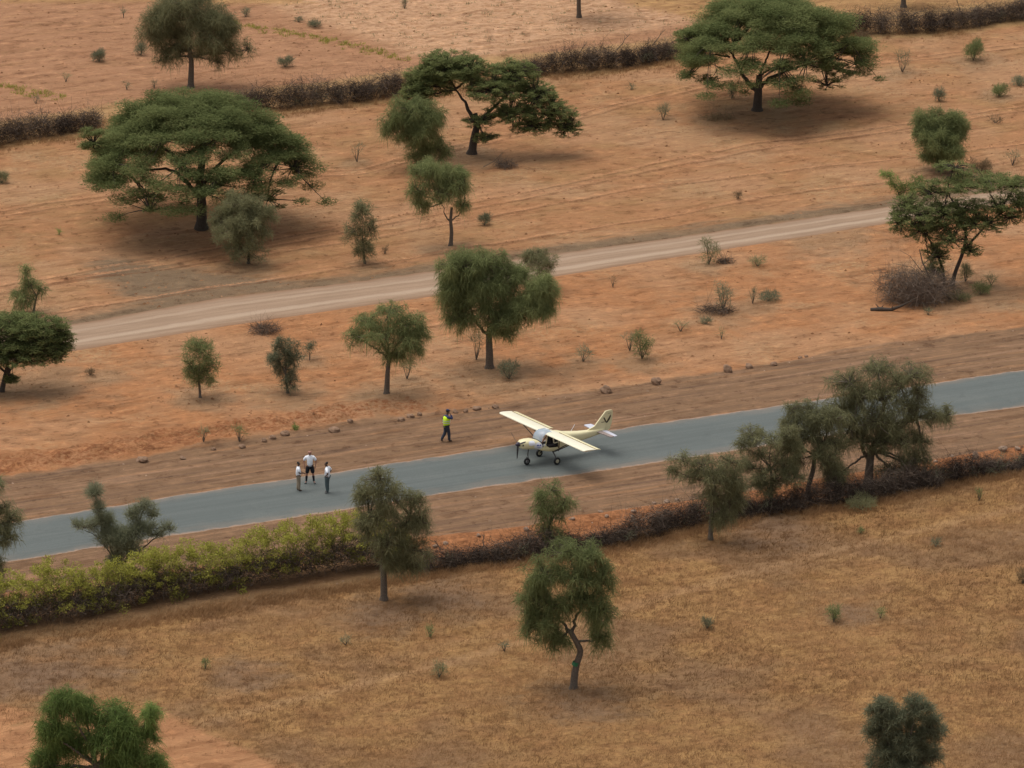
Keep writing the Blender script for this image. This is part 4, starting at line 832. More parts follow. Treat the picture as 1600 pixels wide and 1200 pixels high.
x, y = scatter(60000, -44, 48, -10, 100); u, v = uv(x, y)
k = (v > SN(u)-.3) & ((v < TS(u)-.2) | (v > TN(u)+.2)) & (rng.random(len(x)) < .05+.55*sst(.02, .5, fbm(x/3.5, y/3.5, 160)+.25*np.exp(-((v-SN(u)-1.5)/2.5)**2)+.3*np.exp(-((v-TN(u)-.5)/.8)**2)))
x, y = x[k], y[k]; lumps('soil_clods', x, y, .025+.10*rng.random(len(x))**3, leafmat('clod', (.16, .075, .038), (.40, .215, .115), .0), 'reddish clods and bits of litter strewn over the orange sand')
x, y = scatter(30000, -44, 48, -50, 40); u, v = uv(x, y)
k = ((strip(u, v, SS, RS) > 0) | (strip(u, v, RN, SN) > .1) | ((v < SS(u)+.3) & (v > HL(u)))) & (rng.random(len(x)) < .12+.5*np.exp(-((v-SS(u))/.6)**2)+.6*np.exp(-((v-SN(u))/.7)**2))
x, y = x[k], y[k]; lumps('gravel', x, y, .022+.075*rng.random(len(x))**3, leafmat('gravel', (.15, .09, .06), (.42, .29, .20), .0), 'loose gravel chips lying on the graded shoulders')

# ---------------------------------------------------------------- rocks
ROCKM = simple('rock', (.290, .180, .115), .9, var=.35, scale=6, bump=.8, spec=.2)
ROCKP = simple('rock_pale', (.34, .235, .165), .9, var=.3, scale=6, bump=.8, spec=.2)
def rock(px, py, w, h, label, mat=ROCKM, cat='rock', grp='stones lying along the edges of the graded shoulders'):
    b, s, th = frame_at(px, py); n, mm_ = 12, 8; v = []; sd_ = rng.integers(0, 9999)
    for i in range(mm_+1):
        ph = math.pi*i/mm_
        for j in range(n):
            a = 2*math.pi*j/n; d = np.array([math.sin(ph)*math.cos(a), math.sin(ph)*math.sin(a), math.cos(ph)])
            r = .88+.75*float(vn(np.array([d[0]*1.6+d[2]*1.3+9]), np.array([d[1]*1.6-d[2]+5]), int(sd_))[0])+.18*float(vn(np.array([d[0]*4+d[2]*3]), np.array([d[1]*4-d[2]*2]), int(sd_)+3)[0])
            v.append(d*r*np.array([w/2/s*.9, w/2/s*.8, h/2/s/math.cos(th)*1.1]))
    v = np.array(v)+np.array([0, 0, h/2/s*.45]); f = [[i*n+j, (i+1)*n+j, (i+1)*n+(j+1) % n, i*n+(j+1) % n] for i in range(mm_) for j in range(n)]
    m = MB(); m.add(v, f); return tag(m.build('rock', mat, smooth=False, loc=tuple(b)), label, cat, grp)
for a in [(947, 613, 22, 14, 'largest brown boulder on the shoulder edge above the aircraft tail'), (1025, 600, 20, 14, 'brown boulder on the shoulder edge, second right of the largest one'),
          (1137, 581, 18, 14, 'tall brown boulder, left of the row of three beyond the road'), (1171, 575, 16, 10, 'flat brown boulder, middle of the row of three beyond the road'), (1210, 571, 14, 9, 'small brown boulder, right of the row of three beyond the road')]: rock(*a)
for a in [(1525, 714, 13, 11, 'round pale stone on the red bank edge near the right frame edge'), (1567, 704, 18, 11, 'wide pale tan stone nearest to the right end of the red bank')]: rock(*a, ROCKP)
SMALL = [(222, 721, 22, 10), (285, 717, 14, 6), (334, 703, 10, 6), (378, 700, 14, 8), (412, 690, 12, 7), (426, 685, 14, 7), (446, 679, 16, 9), (522, 674, 20, 9), (547, 661, 10, 6), (627, 657, 14, 7), (641, 652, 16, 7), (655, 649, 10, 6), (712, 645, 12, 7), (728, 644, 10, 8), (745, 640, 16, 7), (773, 637, 14, 6), (1250, 560, 9, 5), (1260, 558, 8, 5)]
LAB1 = ['brown stone on the far shoulder edge farthest left, wide and flat', 'small dark stone right of the leftmost far shoulder stone', 'tiny stone on the bank below the thin young plant', 'dark stone at the foot of the young green plant on the bank',
 'low stone above the three men, left of a touching pair', 'stone above the three men, right of a touching pair', 'humped stone directly beside the bright green herb', 'widest flat stone between the three men and the vested person', 'tiny stone alone above the widest flat stone',
 'left stone of a close row of three left of the vested person', 'middle and widest stone of the close row left of the vested person', 'right stone of the close row left of the vested person', 'small stone just right of the vested person', 'second stone right of the vested person, rounded', 'flat stone midway between vested person and aircraft wingtip', 'last low stone left of the aircraft wingtip',
 'tiny stone right of the row of three boulders, left of two', 'tiny stone right of the row of three boulders, right of two']
for (x, y, w_, h_), lb_ in zip(SMALL, LAB1): rock(x, y, w_, h_, lb_)
LAB2 = ['small stone on the red bank left of the small green tree', 'brown lump touching the left side of the small green tree', 'pale stone right of the small green tree, upper left of a group', 'tiny pale stone below another right of the small green tree', 'pale stone above the tall dark thorn heap',
 'pale stone up right of the thorn heap, first of three in line', 'pale stone up right of the thorn heap, middle of three in line', 'pale stone beside the leaning weeping tree, last of three in line', 'tiny stone just above the left slope of the thorn heap', 'tiny pale stone close to the right side of the small green tree',
 'flat stone chip left of the round pale stone', 'flat stone chip right beside the tallest roadside tree', 'pale stone cut off near the right end of the red bank', 'tiny stone on the bank right of the full feathery tree, upper one', 'tiny stone on the bank right of the full feathery tree, lower one']
for (x, y, w_, h_), lb_ in zip([(748, 838, 9, 6), (822, 830, 13, 7), (938, 801, 10, 5), (948, 808, 8, 5), (990, 800, 12, 6), (1022, 788, 10, 6), (1042, 785, 12, 6), (1058, 782, 9, 5), (988, 810, 8, 5), (895, 812, 9, 5), (1488, 714, 10, 4), (1462, 722, 9, 4), (1590, 703, 12, 5), (696, 850, 10, 5), (680, 856, 10, 5)], LAB2): rock(x, y, w_, h_, lb_, ROCKP)

# ---------------------------------------------------------------- the light aircraft
CREAM = simple('cream_paint', (.78, .70, .42), .35, var=.05, scale=3, spec=.5)
CREAMT = simple('cream_paint_pale', (.80, .75, .57), .4, var=.05, scale=3, spec=.5)  # paler, less yellow cream for wings and door frames
PALE = simple('pale_lilac_paint', (.55, .55, .62), .4, var=.06)
WHITEP = simple('white_decal', (.78, .80, .86), .4, var=.04)
BLUEP = simple('blue_decal', (.16, .20, .55), .4, var=.1)
BLACK = simple('black_rubber', (.018, .018, .018), .75, var=.3)
DARKM = simple('dark_metal', (.05, .045, .045), .5, var=.2)
SEATM = simple('dark_seat_cloth', (.025, .02, .025), .9, var=.3)
RUST = simple('brown_tube', (.16, .075, .045), .6, var=.2)
ALU = simple('aluminium', (.45, .45, .45), .35, metal=.8)
SPIN = simple('spinner_purple_black', (.035, .025, .05), .35, var=.2)
g_m, g_n, g_l, g_o = newmat('windscreen_plastic')
gb = g_n.new('ShaderNodeBsdfPrincipled'); gb.inputs['Base Color'].default_value = (.40, .48, .56, 1); gb.inputs['Roughness'].default_value = .18; gb.inputs['Alpha'].default_value = .72
g_l.new(gb.outputs[0], g_o.inputs['Surface']); GLASS = g_m
AX, AY, AZ = P(856.4, 720.5); AZ = .03
plane = thing('light_aircraft', 'cream yellow high-wing light aircraft with open cabin standing on the asphalt road', 'aircraft', (AX, AY, AZ), rotz=math.pi+R(33.3))
# local frame: +x to the nose, -y... the near wing is at +y
def loft(name, secs, mat, parent, cap=True, n=20, ex=3.0, smooth=True, skip=None):
    v = []; f = []
    for (x, zb, zt, hw) in secs:
        for j in range(n):
            a = 2*math.pi*(j+.5)/n; ca, sa = math.cos(a), math.sin(a)
            v.append((x, hw*math.copysign(abs(ca)**(2/ex), ca), (zb+zt)/2+(zt-zb)/2*math.copysign(abs(sa)**(2/ex), sa)))
    for i in range(len(secs)-1):
        for j in range(n):
            if skip and skip(i, j): continue
            f.append([i*n+j, i*n+(j+1) % n, (i+1)*n+(j+1) % n, (i+1)*n+j])
    m = MB(); m.add(v, f)
    if cap:
        for k in (0, len(secs)-1):
            vv = [v[k*n+j] for j in range(n)]; c = np.mean(vv, 0); m.add(vv+[c], [[j, (j+1) % n, n] for j in range(n)])
    return m.build(name, mat, parent, smooth=smooth)
def extr(pts2, axis, a, b):
    """outline pts2 extruded between a and b along an axis"""
    n = len(pts2); v = []
    for q in (a, b):
        for (s, t) in pts2: v.append((s, q, t) if axis == 'y' else ((s, t, q) if axis == 'z' else (q, s, t)))
    m = MB(); m.add(v, [[i, (i+1) % n, n+(i+1) % n, n+i] for i in range(n)])
    c0 = np.mean(v[:n], 0); c1 = np.mean(v[n:], 0)
    m.add(list(v[:n])+[c0], [[i, (i+1) % n, n] for i in range(n)]); m.add(list(v[n:])+[c1], [[i, (i+1) % n, n] for i in range(n)])
    return m
loft('cowling', [(1.86, 1.14, 1.36, .12), (1.82, 1.03, 1.40, .24), (1.70, .97, 1.45, .33), (1.45, .92, 1.46, .39), (1.10, .88, 1.43, .44), (.74, .80, 1.30, .47)], CREAM, plane, ex=2.7)
loft('tail_boom', [(-.36, .58, 1.60, .48), (-.62, .60, 1.58, .46), (-1.0, .66, 1.46, .40), (-2.0, .79, 1.31, .27), (-3.0, .90, 1.24, .15), (-3.62, .98, 1.20, .05)], CREAM, plane, ex=3.2)
# cabin tub, floor, frames; the door opening is open on both sides
cab = loft('cabin_tub', [(.742, .80, 1.02, .47), (.3, .66, .90, .49), (-.36, .58, .84, .485)], CREAM, plane, ex=4.5)
for sgn in (1, -1):
    y = .475*sgn
    m = MB(); m.add(*tube([(.72, y, 1.26), (.50, y*.97, 1.48), (.36, y*.93, 1.66)], .035, 6)); m.build('windscreen_pillar', RUST, plane)
    m = MB(); m.add(*tube([(.60, y, .84), (.44, y, 1.2), (.34, y*.96, 1.6)], .026, 6)); m.build('door_post', CREAM, plane)
    m = MB(); m.add(*tube([(-.02, y*.9, 1.60), (-.05, y, 1.12), (-.10, y, 1.10), (-.38, y, 1.12)], .032, 6)); m.build('door_frame', CREAMT, plane)
    m = MB(); m.add(*tube([(-.36, y, .60), (-.40, y, 1.1), (-.38, y*.94, 1.58)], .03, 6)); m.build('rear_post', RUST, plane)
    s = MB(); s.add(*box(-.22, .20, .06*sgn if sgn > 0 else -.42, .42 if sgn > 0 else -.06, .80, .95)); s.add(*box(-.36, -.22, .06 if sgn > 0 else -.42, .42 if sgn > 0 else -.06, .85, 1.42)); s.build('seat', SEATM, plane)
m = MB(); m.add(*box(.60, .72, -.42, .42, .95, 1.27)); m.build('instrument_panel', SEATM, plane)
u_, v_s = np.meshgrid(np.linspace(0, math.pi, 13), np.linspace(0, math.pi, 9)); m = MB(); pts = np.stack([.42+.10*np.sin(u_)*np.cos(2*v_s), .30+.10*np.cos(u_), 1.0+.09*np.sin(u_)*np.sin(2*v_s)], -1).reshape(-1, 3)
m.add(pts, [[i*13+j, i*13+j+1, (i+1)*13+j+1, (i+1)*13+j] for i in range(8) for j in range(12)]); m.build('white_cushion', WHITEP, plane, smooth=True)
# windscreen and skylight
v = []; f = []
for i, t in enumerate(np.linspace(0, 1, 9)):
    for j, a in enumerate(np.linspace(-1, 1, 15)):
        x0 = .80-.10*abs(a)**2.5; z0 = 1.36-.10*abs(a)**3; x1 = .42-.05*abs(a)**3; z1 = 1.80-.10*abs(a)**3; bul = .07*math.sin(math.pi*t)
        v.append((x0+(x1-x0)*t+bul, (.46-.02*t)*a, z0+(z1-z0)*t+bul))
for i in range(8):
    for j in range(14): f.append([i*15+j, i*15+j+1, (i+1)*15+j+1, (i+1)*15+j])
m = MB(); m.add(v, f); m.build('windscreen', GLASS, plane, smooth=True)
v = [(.42-.05*abs(a)**3-.35*t, .44*a, 1.80-.10*abs(a)**3+.0*t) for t in (0, .5, 1) for a in np.linspace(-1, 1, 15)]
m = MB(); m.add(v, [[i*15+j, i*15+j+1, (i+1)*15+j+1, (i+1)*15+j] for i in range(2) for j in range(14)]); m.build('skylight', GLASS, plane, smooth=True)
# wings: thick section, blunt nose, flaperon slung behind
def airfoil(c0, c1, th, z, inc, n=12):
    pts = []
    for k in range(2*n):
        t = k/n*math.pi; x = .5*(1+math.cos(t)); yt = th*(1.48*math.sqrt(max(x, 0))-.63*x-1.76*x*x+1.42*x**3-.51*x**4)
        pts.append((c0-(c0-c1)*x, z+(yt if k < n else -yt*.6)-inc*x))
    return pts
for sgn in (1, -1):
    stn = [(.10 if sgn > 0 else .10, 1.0, 0), (.47, 1.0, 0), (3.95, 1.0, 0), (4.06, .97, .01), (4.14, .80, .03)]
    v = []; n = 24
    for (y, sc, dz) in stn:
        c0 = .47 if y > .3 else .12
        for (x, z) in airfoil(c0-(1-sc)*.28, -.38-(0 if sc > .9 else -.02), .155*(1 if sc > .9 else .45), 1.665+dz, .04): v.append((x, y*sgn, z))
    m = MB(); m.add(v, [[i*n+j, i*n+(j+1) % n, (i+1)*n+(j+1) % n, (i+1)*n+j] for i in range(len(stn)-1) for j in range(n)])
    e = v[-n:]; c = np.mean(e, 0); m.add(list(e)+[c], [[j, (j+1) % n, n] for j in range(n)]); e = v[:n]; c = np.mean(e, 0); m.add(list(e)+[c], [[j, (j+1) % n, n] for j in range(n)])
    m.build('wing', CREAMT, plane, smooth=True)
    fl = airfoil(-.415, -.68, .035, 1.635, .055, 8); extr(fl, 'y', .50*sgn, 4.05*sgn).build('flaperon', CREAM, plane, smooth=True)
    m = MB(); m.add(*box(-.402, -.390, min(.47*sgn, 4.05*sgn), max(.47*sgn, 4.05*sgn), 1.60, 1.650)); m.build('hinge_line', simple('hinge_tan', (.42, .30, .16), .6), plane)
    for (xa, xb) in ((-.02, .22), (-.14, -.28)):
        m = MB(); m.add(*tube([(xa, .47*sgn, .62), (xb, 2.30*sgn, 1.60)], .028, 6)); m.build('wing_strut', DARKM, plane)
    m = MB(); m.add(*tube([(-.04, .38*sgn, .62), (-.03, .62*sgn, .46), (-.02, .80*sgn, .20)], [.04, .032, .026], 6)); m.build('gear_leg', DARKM, plane)
def wheel(x, y, r, wd, rimm):
    w_ = bpy.data.objects.new('wheel', None); COL.objects.link(w_); w_.parent = plane; w_.location = (x, y, r)
    v = []; n = 24; k = 10
    for i in range(n):
        a = 2*math.pi*i/n
        for j in range(k):
            b = 2*math.pi*j/k; rr = r*.74+r*.26*math.cos(b); v.append((rr*math.cos(a), wd*.5*math.sin(b), rr*math.sin(a)))
    m = MB(); m.add(v, [[i*k+j, i*k+(j+1) % k, ((i+1) % n)*k+(j+1) % k, ((i+1) % n)*k+j] for i in range(n) for j in range(k)]); m.build('tyre', BLACK, w_, smooth=True)
    m = MB(); a = np.arange(20)*2*math.pi/20
    ring = lambda R_, y_: np.stack([R_*np.cos(a), np.full(20, y_), R_*np.sin(a)], 1)
    V = np.concatenate([ring(r*.52, -wd*.3), ring(r*.30, -wd*.34), ring(r*.12, -wd*.46), ring(r*.12, wd*.46), ring(r*.30, wd*.34), ring(r*.52, wd*.3)])
    m.add(V, [[i*20+j, i*20+(j+1) % 20, (i+1)*20+(j+1) % 20, (i+1)*20+j] for i in range(5) for j in range(20)]); m.add(*tube([(0, -wd*.48, 0), (0, wd*.48, 0)], r*.13, 8)); m.build('rim', rimm, w_, smooth=False)
RIM = simple('cream_rim', (.55, .50, .35), .5); wheel(0, .86, .205, .15, RIM); wheel(0, -.86, .205, .15, RIM); wheel(1.36, 0, .195, .13, ALU)
m = MB(); m.add(*tube([(1.26, 0, .95), (1.31, 0, .55), (1.33, .07, .42), (1.36, .085, .20)], [.03, .028, .022, .02], 6)); m.add(*tube([(1.33, .07, .42), (1.33, -.07, .42), (1.36, -.085, .20)], .02, 6)); m.build('nose_gear_leg', DARKM, plane)
pr = bpy.data.objects.new('propeller', None); COL.objects.link(pr); pr.parent = plane; pr.location = (1.94, 0, 1.25)
m = MB(); m.add(*tube([(-.10, 0, 0), (-.02, 0, 0), (.06, 0, 0), (.13, 0, 0), (.17, 0, 0)], [.115, .125, .10, .05, .01], 14)); m.build('spinner', SPIN, pr, smooth=True)
for a in (24, 144, 264):
    a = R(a); d = np.array([0, math.cos(a), math.sin(a)]); e = np.cross(d, [1, 0, 0]); V = []
    for (r_, w2, tw) in ((.08, .035, 1.0), (.25, .055, .8), (.5, .05, .5), (.72, .04, .35), (.84, .018, .3)):
        ch = e*math.cos(tw)+np.array([1, 0, 0])*math.sin(tw); nn = np.cross(ch, d)
        V += [d*r_+ch*w2, d*r_+nn*.010, d*r_-ch*w2, d*r_-nn*.010]
    m = MB(); m.add(V, [[i*4+j, i*4+(j+1) % 4, (i+1)*4+(j+1) % 4, (i+1)*4+j] for i in range(4) for j in range(4)]+[[16, 17, 18, 19]]); m.build('blade', DARKM, pr)
# tail
fin = [(-2.45, 1.26), (-2.98, 1.42), (-3.70, 2.15), (-3.80, 2.17), (-3.80, 1.66), (-3.66, 1.10), (-3.40, 1.06)]
extr(fin, 'y', -.035, .035).build('fin', CREAM, plane)
rud = [(-3.815, 2.17), (-4.06, 2.17), (-4.15, 2.14), (-4.17, 2.02), (-4.10, 1.45), (-3.98, 1.14), (-3.74, .98), (-3.675, 1.08), (-3.815, 1.66)]
extr(rud, 'y', -.03, .03).build('rudder', CREAM, plane)
for sgn in (1, -1):
    st = [(-3.08, .07*sgn), (-3.16, 1.24*sgn), (-3.22, 1.30*sgn), (-3.40, 1.30*sgn), (-3.40, .07*sgn)]
    PL_ = PALE if sgn < 0 else simple('dusty_pink_brown', (.30, .235, .215), .5)
    extr(st, 'z', 1.09, 1.13).build('stabiliser', PL_, plane)
    el = [(-3.412, .10*sgn), (-3.412, 1.30*sgn), (-3.62, 1.27*sgn), (-3.68, .22*sgn), (-3.60, .10*sgn)]
    extr(el, 'z', 1.095, 1.122).build('elevator', PALE, plane)
    # emblem: a diving bird in dark strokes; rows of marks too faint to read
    y = .038*sgn
    def mark(pts, mat, yy=y, nm='emblem_stroke'): extr([(a, b) for a, b in pts], 'y', yy-.004, yy+.004).build(nm, mat, plane)
    bird = simple('brown_decal', (.05, .035, .02), .5)
    mark([(-3.60, 1.83), (-3.63, 1.80), (-3.70, 1.68), (-3.77, 1.54), (-3.74, 1.48), (-3.66, 1.58), (-3.60, 1.70), (-3.55, 1.80)], bird)
    mark([(-3.72, 1.54), (-3.77, 1.58), (-3.90, 1.76), (-4.02, 1.93), (-4.04, 1.82), (-3.95, 1.64), (-3.80, 1.49)], bird, .041*sgn)
    faint = simple('faint_mark', (.45, .42, .26), .5)
    for k in range(5): mark([(-3.86-k*.045, 1.98), (-3.89-k*.045, 1.98), (-3.89-k*.045, 2.03), (-3.86-k*.045, 2.03)], faint, .034*sgn, 'faint_lettering')
    for k in range(5): mark([(-3.42-k*.045, 1.55-.0*k), (-3.452-k*.045, 1.55), (-3.452-k*.045, 1.59), (-3.42-k*.045, 1.59)], simple('grey_mark', (.16, .14, .09), .5), .038*sgn, 'registration_mark')
m = MB(); m.add(*tube([(-1.45, 0, 1.38), (-1.72, 0, 1.74)], .012, 5)); m.build('antenna', WHITEP, plane)
m = MB(); m.add(*tube([(1.775, .29, 1.24), (1.83, .285, 1.24)], .05, 10)); m.build('air_intake', BLACK, plane)
# decals follow the cowling's side
def decal(name, cx, cz, rx, rz, mat, lift, e=3.0, a0=0):
    v = []; n = 18
    def yat(x, z):
        S = [(1.82, 1.03, 1.40, .24), (1.70, .97, 1.45, .33), (1.45, .92, 1.46, .39), (1.10, .88, 1.43, .44), (.74, .80, 1.30, .47), (.3, .66, 1.20, .485)]
        xs = [q[0] for q in S][::-1]; hb = np.interp(x, xs, [q[1] for q in S][::-1]); ht = np.interp(x, xs, [q[2] for q in S][::-1]); hw = np.interp(x, xs, [q[3] for q in S][::-1])
        t = min(.999, abs((z-(hb+ht)/2)/((ht-hb)/2))); return hw*(1-t**2.7)**(1/2.7)+lift
    for r in (1.0, .66, .33):
        for j in range(n):
            a = 2*math.pi*j/n; x = cx+rx*r*math.copysign(abs(math.cos(a))**(2/e), math.cos(a)); z = cz+rz*r*math.copysign(abs(math.sin(a))**(2/e), math.sin(a)); v.append((x, yat(x, z), z))
    v.append((cx, yat(cx, cz), cz)); m = MB(); m.add(v, [[i*n+j, i*n+(j+1) % n, (i+1)*n+(j+1) % n, (i+1)*n+j] for i in range(2) for j in range(n)]); m.add(v[2*n:], [[j, (j+1) % n, n] for j in range(n)])
    return m.build(name, mat, plane, smooth=True)
decal('white_emblem', .92, 1.07, .25, .21, WHITEP, .006); decal('blue_stroke', .96, 1.14, .06, .045, BLUEP, .014); decal('blue_stroke', .82, 1.13, .05, .04, BLUEP, .014); decal('blue_stroke', .90, 1.03, .10, .022, simple('light_blue_decal', (.35, .42, .70), .4), .014)
decal('white_emblem', 1.30, 1.29, .19, .12, WHITEP, .006)

# ---------------------------------------------------------------- people
SKD = simple('skin_dark', (.12, .062, .040), .6, var=.1); SKM = simple('skin_light_brown', (.36, .17, .115), .6, var=.1)
HAIR = simple('black_hair', (.012, .010, .010), .8); CLW = simple('white_cotton', (.86, .88, .93), .85, var=.05, bump=.2)
def skin_obj(name, verts, edges, radii, mat, parent=None, sub=1, root=0):
    me = bpy.data.meshes.new(name); me.from_pydata([tuple(v) for v in verts], edges, []); me.materials.append(mat)
    o = bpy.data.objects.new(name, me); COL.objects.link(o)
    if parent: o.parent = parent
    sk = o.modifiers.new('skin', 'SKIN'); sk.use_smooth_shade = True; sk.branch_smoothing = .6
    if not me.skin_vertices: bpy.context.view_layer.objects.active = o
    lay = me.skin_vertices[0].data if me.skin_vertices else None
    for i, r in enumerate(radii):
        rr = r if isinstance(r, tuple) else (r, r); lay[i].radius = rr; lay[i].use_root = (i == root)
    s = o.modifiers.new('sub', 'SUBSURF'); s.levels = sub; s.render_levels = sub
    return o
class Sk:
    def __init__(s): s.v = []; s.e = []; s.r = []
    def add(s, p, r, prev=None):
        s.v.append(np.array(p, float)); s.r.append(r); i = len(s.v)-1
        if prev is not None: s.e.append((prev, i))
        return i
def person(label, px, py, H, yaw, pose, skin, top, topm, bot, botm, shoem, hair=True, sleeve='short', cap=None, vest=None, bulk=1.0, shorts=False, socks=None):
    """pose: joints in metres for a 1.75 m figure facing +y; x is the figure's right"""
    b = P(px, py); uu, vv = uv(b[0], b[1]); onroad = RS(uu) < vv < RN(uu); b[2] = max(b[2], 0)+(.034 if onroad else 0); k = H/1.75
    J = {n_: np.array(q, float)*k for n_, q in pose.items()}; s = Sk(); B = bulk*k
    pel = s.add(J['pelvis'], (.125*B, .10*B)); wa = s.add(J['waist'], (.12*B, .095*B), pel); ch = s.add(J['chest'], (.15*B, .105*B), wa); nk = s.add(J['neck'], .055*k, ch)
    hd = J['head']; f_ = J.get('look', np.array([0, .1, 0])); f_ = f_/np.linalg.norm(f_)
    h0 = s.add(hd-np.array([0, 0, .07*k])+f_*.012*k, .080*k, nk); h1 = s.add(hd, .116*k, h0); h2 = s.add(hd+np.array([0, 0, .07*k])-f_*.01*k, .100*k, h1)
    s.add(hd+f_*.105*k-np.array([0, 0, .015*k]), .014*k, h1)
    side = np.cross(f_, [0, 0, 1]); side /= np.linalg.norm(side)
    for q in (1, -1): s.add(hd+side*q*.095*k, .018*k, h1)
    for S_ in ('R', 'L'):
        q = 1 if S_ == 'R' else -1
        hp = s.add(J['pelvis']+np.array([.085*q*k, 0, -.05*k]), .088*B, pel); kn = s.add(J['knee'+S_], .056*B, hp); an = s.add(J['ankle'+S_], .038*k, kn)
        s.add(J['toe'+S_], .036*k, an)
        sh = s.add(J['chest']+np.array([.175*q*B, 0, .06*k]), .055*B, ch); el = s.add(J['elbow'+S_], .042*B, sh); wr = s.add(J['wrist'+S_], .027*k, el)
        d = J['hand'+S_]-J['wrist'+S_]; d /= np.linalg.norm(d); pm = s.add(J['wrist'+S_]+d*.06*k, (.038*k, .022*k), wr); ps = np.cross(d, [.3, .9, .2]); ps /= np.linalg.norm(ps); cu = np.cross(d, ps)
        for i, (off, ln) in enumerate(((-.030, .068), (-.010, .080), (.010, .074), (.029, .058))):
            a = s.add(J['wrist'+S_]+d*.095*k+ps*off*k, .0095*k, pm); b2 = s.add(J['wrist'+S_]+d*(.095+ln*.55)*k+ps*off*1.1*k+cu*.008*k, .0088*k, a); s.add(J['wrist'+S_]+d*(.095+ln)*k+ps*off*1.1*k+cu*.024*k, .008*k, b2)
        a = s.add(J['wrist'+S_]+d*.045*k-ps*.042*k, .011*k, pm); s.add(J['wrist'+S_]+d*.085*k-ps*.062*k+cu*.015*k, .009*k, a)
    o = skin_obj('person', s.v, s.e, s.r, skin, None, 1, pel); o.location = tuple(b); o.rotation_euler = (0, 0, yaw); tag(o, label, 'person', 'people standing and walking by the road')
    c = Sk(); wz = J['waist']; a = c.add(J['pelvis']+np.array([0, 0, -.10*k]), (.165*B, .165*B)); m_ = c.add(J['waist'], (.165*B, .168*B), a); h_ = c.add(J['chest'], (.19*B, .175*B), m_); c.add(J['neck']-np.array([0, 0, .0*k]), .074*k, h_)
    for S_ in ('R', 'L'):
        q = 1 if S_ == 'R' else -1; sp = J['chest']+np.array([.172*q*B, 0, .06*k]); el = J['elbow'+S_]; i = c.add(sp, .086*B, h_)
        if sleeve == 'short': c.add(sp+(el-sp)*.85, .080*B, i)
        else: j = c.add(el, .064*B, i); c.add(J['wrist'+S_]+(el-J['wrist'+S_])*.08, .040*k, j)
    skin_obj('shirt', c.v, c.e, c.r, topm, o, 1, 0)
    c = Sk(); a = c.add(J['pelvis']+np.array([0, 0, .10*k]), (.15*B, .125*B))
    for S_ in ('R', 'L'):
        q = 1 if S_ == 'R' else -1; hp = c.add(J['pelvis']+np.array([.088*q*k, 0, -.07*k]), .115*B, a)
        if shorts: c.add(J['knee'+S_]+(c.v[hp]-J['knee'+S_])*.02, .100*B, hp)
        else: kn = c.add(J['knee'+S_], .088*B, hp); c.add(J['ankle'+S_]+np.array([0, 0, -.04*k]), .074*k, kn)
    skin_obj('shorts' if shorts else 'trousers', c.v, c.e, c.r, botm, o, 1, 0)
    for S_ in ('R', 'L'):
        c = Sk(); a = c.add(J['ankle'+S_]+np.array([0, -.03*k, -.035*k]), .046*k); t_ = J['toe'+S_]; dd = t_-J['ankle'+S_]; a = c.add(J['ankle'+S_]+dd*.5+np.array([0, 0, -.012*k]), .046*k, a); c.add(t_+dd*.12, (.046*k, .036*k), a); skin_obj('shoe', c.v, c.e, c.r, shoem, o, 1, 0)
        if socks is not None: c = Sk(); a = c.add(J['ankle'+S_], .050*k); c.add(J['knee'+S_]+(J['ankle'+S_]-J['knee'+S_])*.12, .070*k, a); skin_obj('sock', c.v, c.e, c.r, socks, o, 1, 0)
    if hair:
        c = Sk(); a = c.add(hd-f_*.04*k-np.array([0, 0, .02*k]), .098*k); a = c.add(hd-f_*.02*k+np.array([0, 0, .05*k]), .108*k, a); c.add(hd+f_*.02*k+np.array([0, 0, .09*k]), .088*k, a); skin_obj('hair', c.v, c.e, c.r, HAIR, o, 1, 0)
    if cap is not None:
        c = Sk(); a = c.add(hd-f_*.02*k+np.array([0, 0, .05*k]), .094*k); b2 = c.add(hd+np.array([0, 0, .085*k]), .080*k, a); c.add(hd+f_*.15*k+np.array([0, 0, .055*k]), (.06*k, .014*k), a); skin_obj('cap', c.v, c.e, c.r, cap, o, 1, 0)
    if vest is not None:
        c = Sk(); a = c.add(J['pelvis']+np.array([0, 0, -.20*k]), (.20*B, .19*B)); m_ = c.add(J['waist'], (.21*B, .20*B), a); h_ = c.add(J['chest']+np.array([0, 0, .0]), (.24*B, .21*B), m_); c.add(J['neck']-np.array([0, 0, .01*k]), (.14*k, .11*k), h_)
        for q in (1, -1): c.add(J['chest']+np.array([.18*q*B, 0, .075*k]), .105*B, h_)
        skin_obj('hi_vis_vest', c.v, c.e, c.r, vest, o, 1, 0)
        for zz in (.0, .5):
            c_ = J['waist']+(J['chest']-J['waist'])*zz-np.array([0, 0, .05*k]); m = MB(); a = np.linspace(0, 2*math.pi, 25)[:-1]; rx, ry = (.196+.016*zz)*B, (.186+.010*zz)*B
            V = np.concatenate([np.stack([c_[0]+rx*np.cos(a), c_[1]+ry*np.sin(a), np.full(24, c_[2]+dz)], 1) for dz in (-.022, .022)]); m.add(V, [[j, (j+1) % 24, 24+(j+1) % 24, 24+j] for j in range(24)]); m.build('reflective_band', simple('silver_band', (.62, .64, .58), .4), o, smooth=True)
    for q in (1, -1):
        m = MB(); c_ = hd+f_*.084*k+side*q*.032*k+np.array([0, 0, .012*k]); m.add(*tube([c_-f_*.012*k, c_+f_*.004*k], .010*k, 8)); m.add([c_+f_*.004*k+(side*math.cos(a)+np.array([0, 0, math.sin(a)]))*.010*k for a in np.linspace(0, 2*math.pi, 9)[:-1]], [[0, 1, 2, 3], [0, 3, 4, 7], [4, 5, 6, 7]]); m.build('eye', HAIR, o)
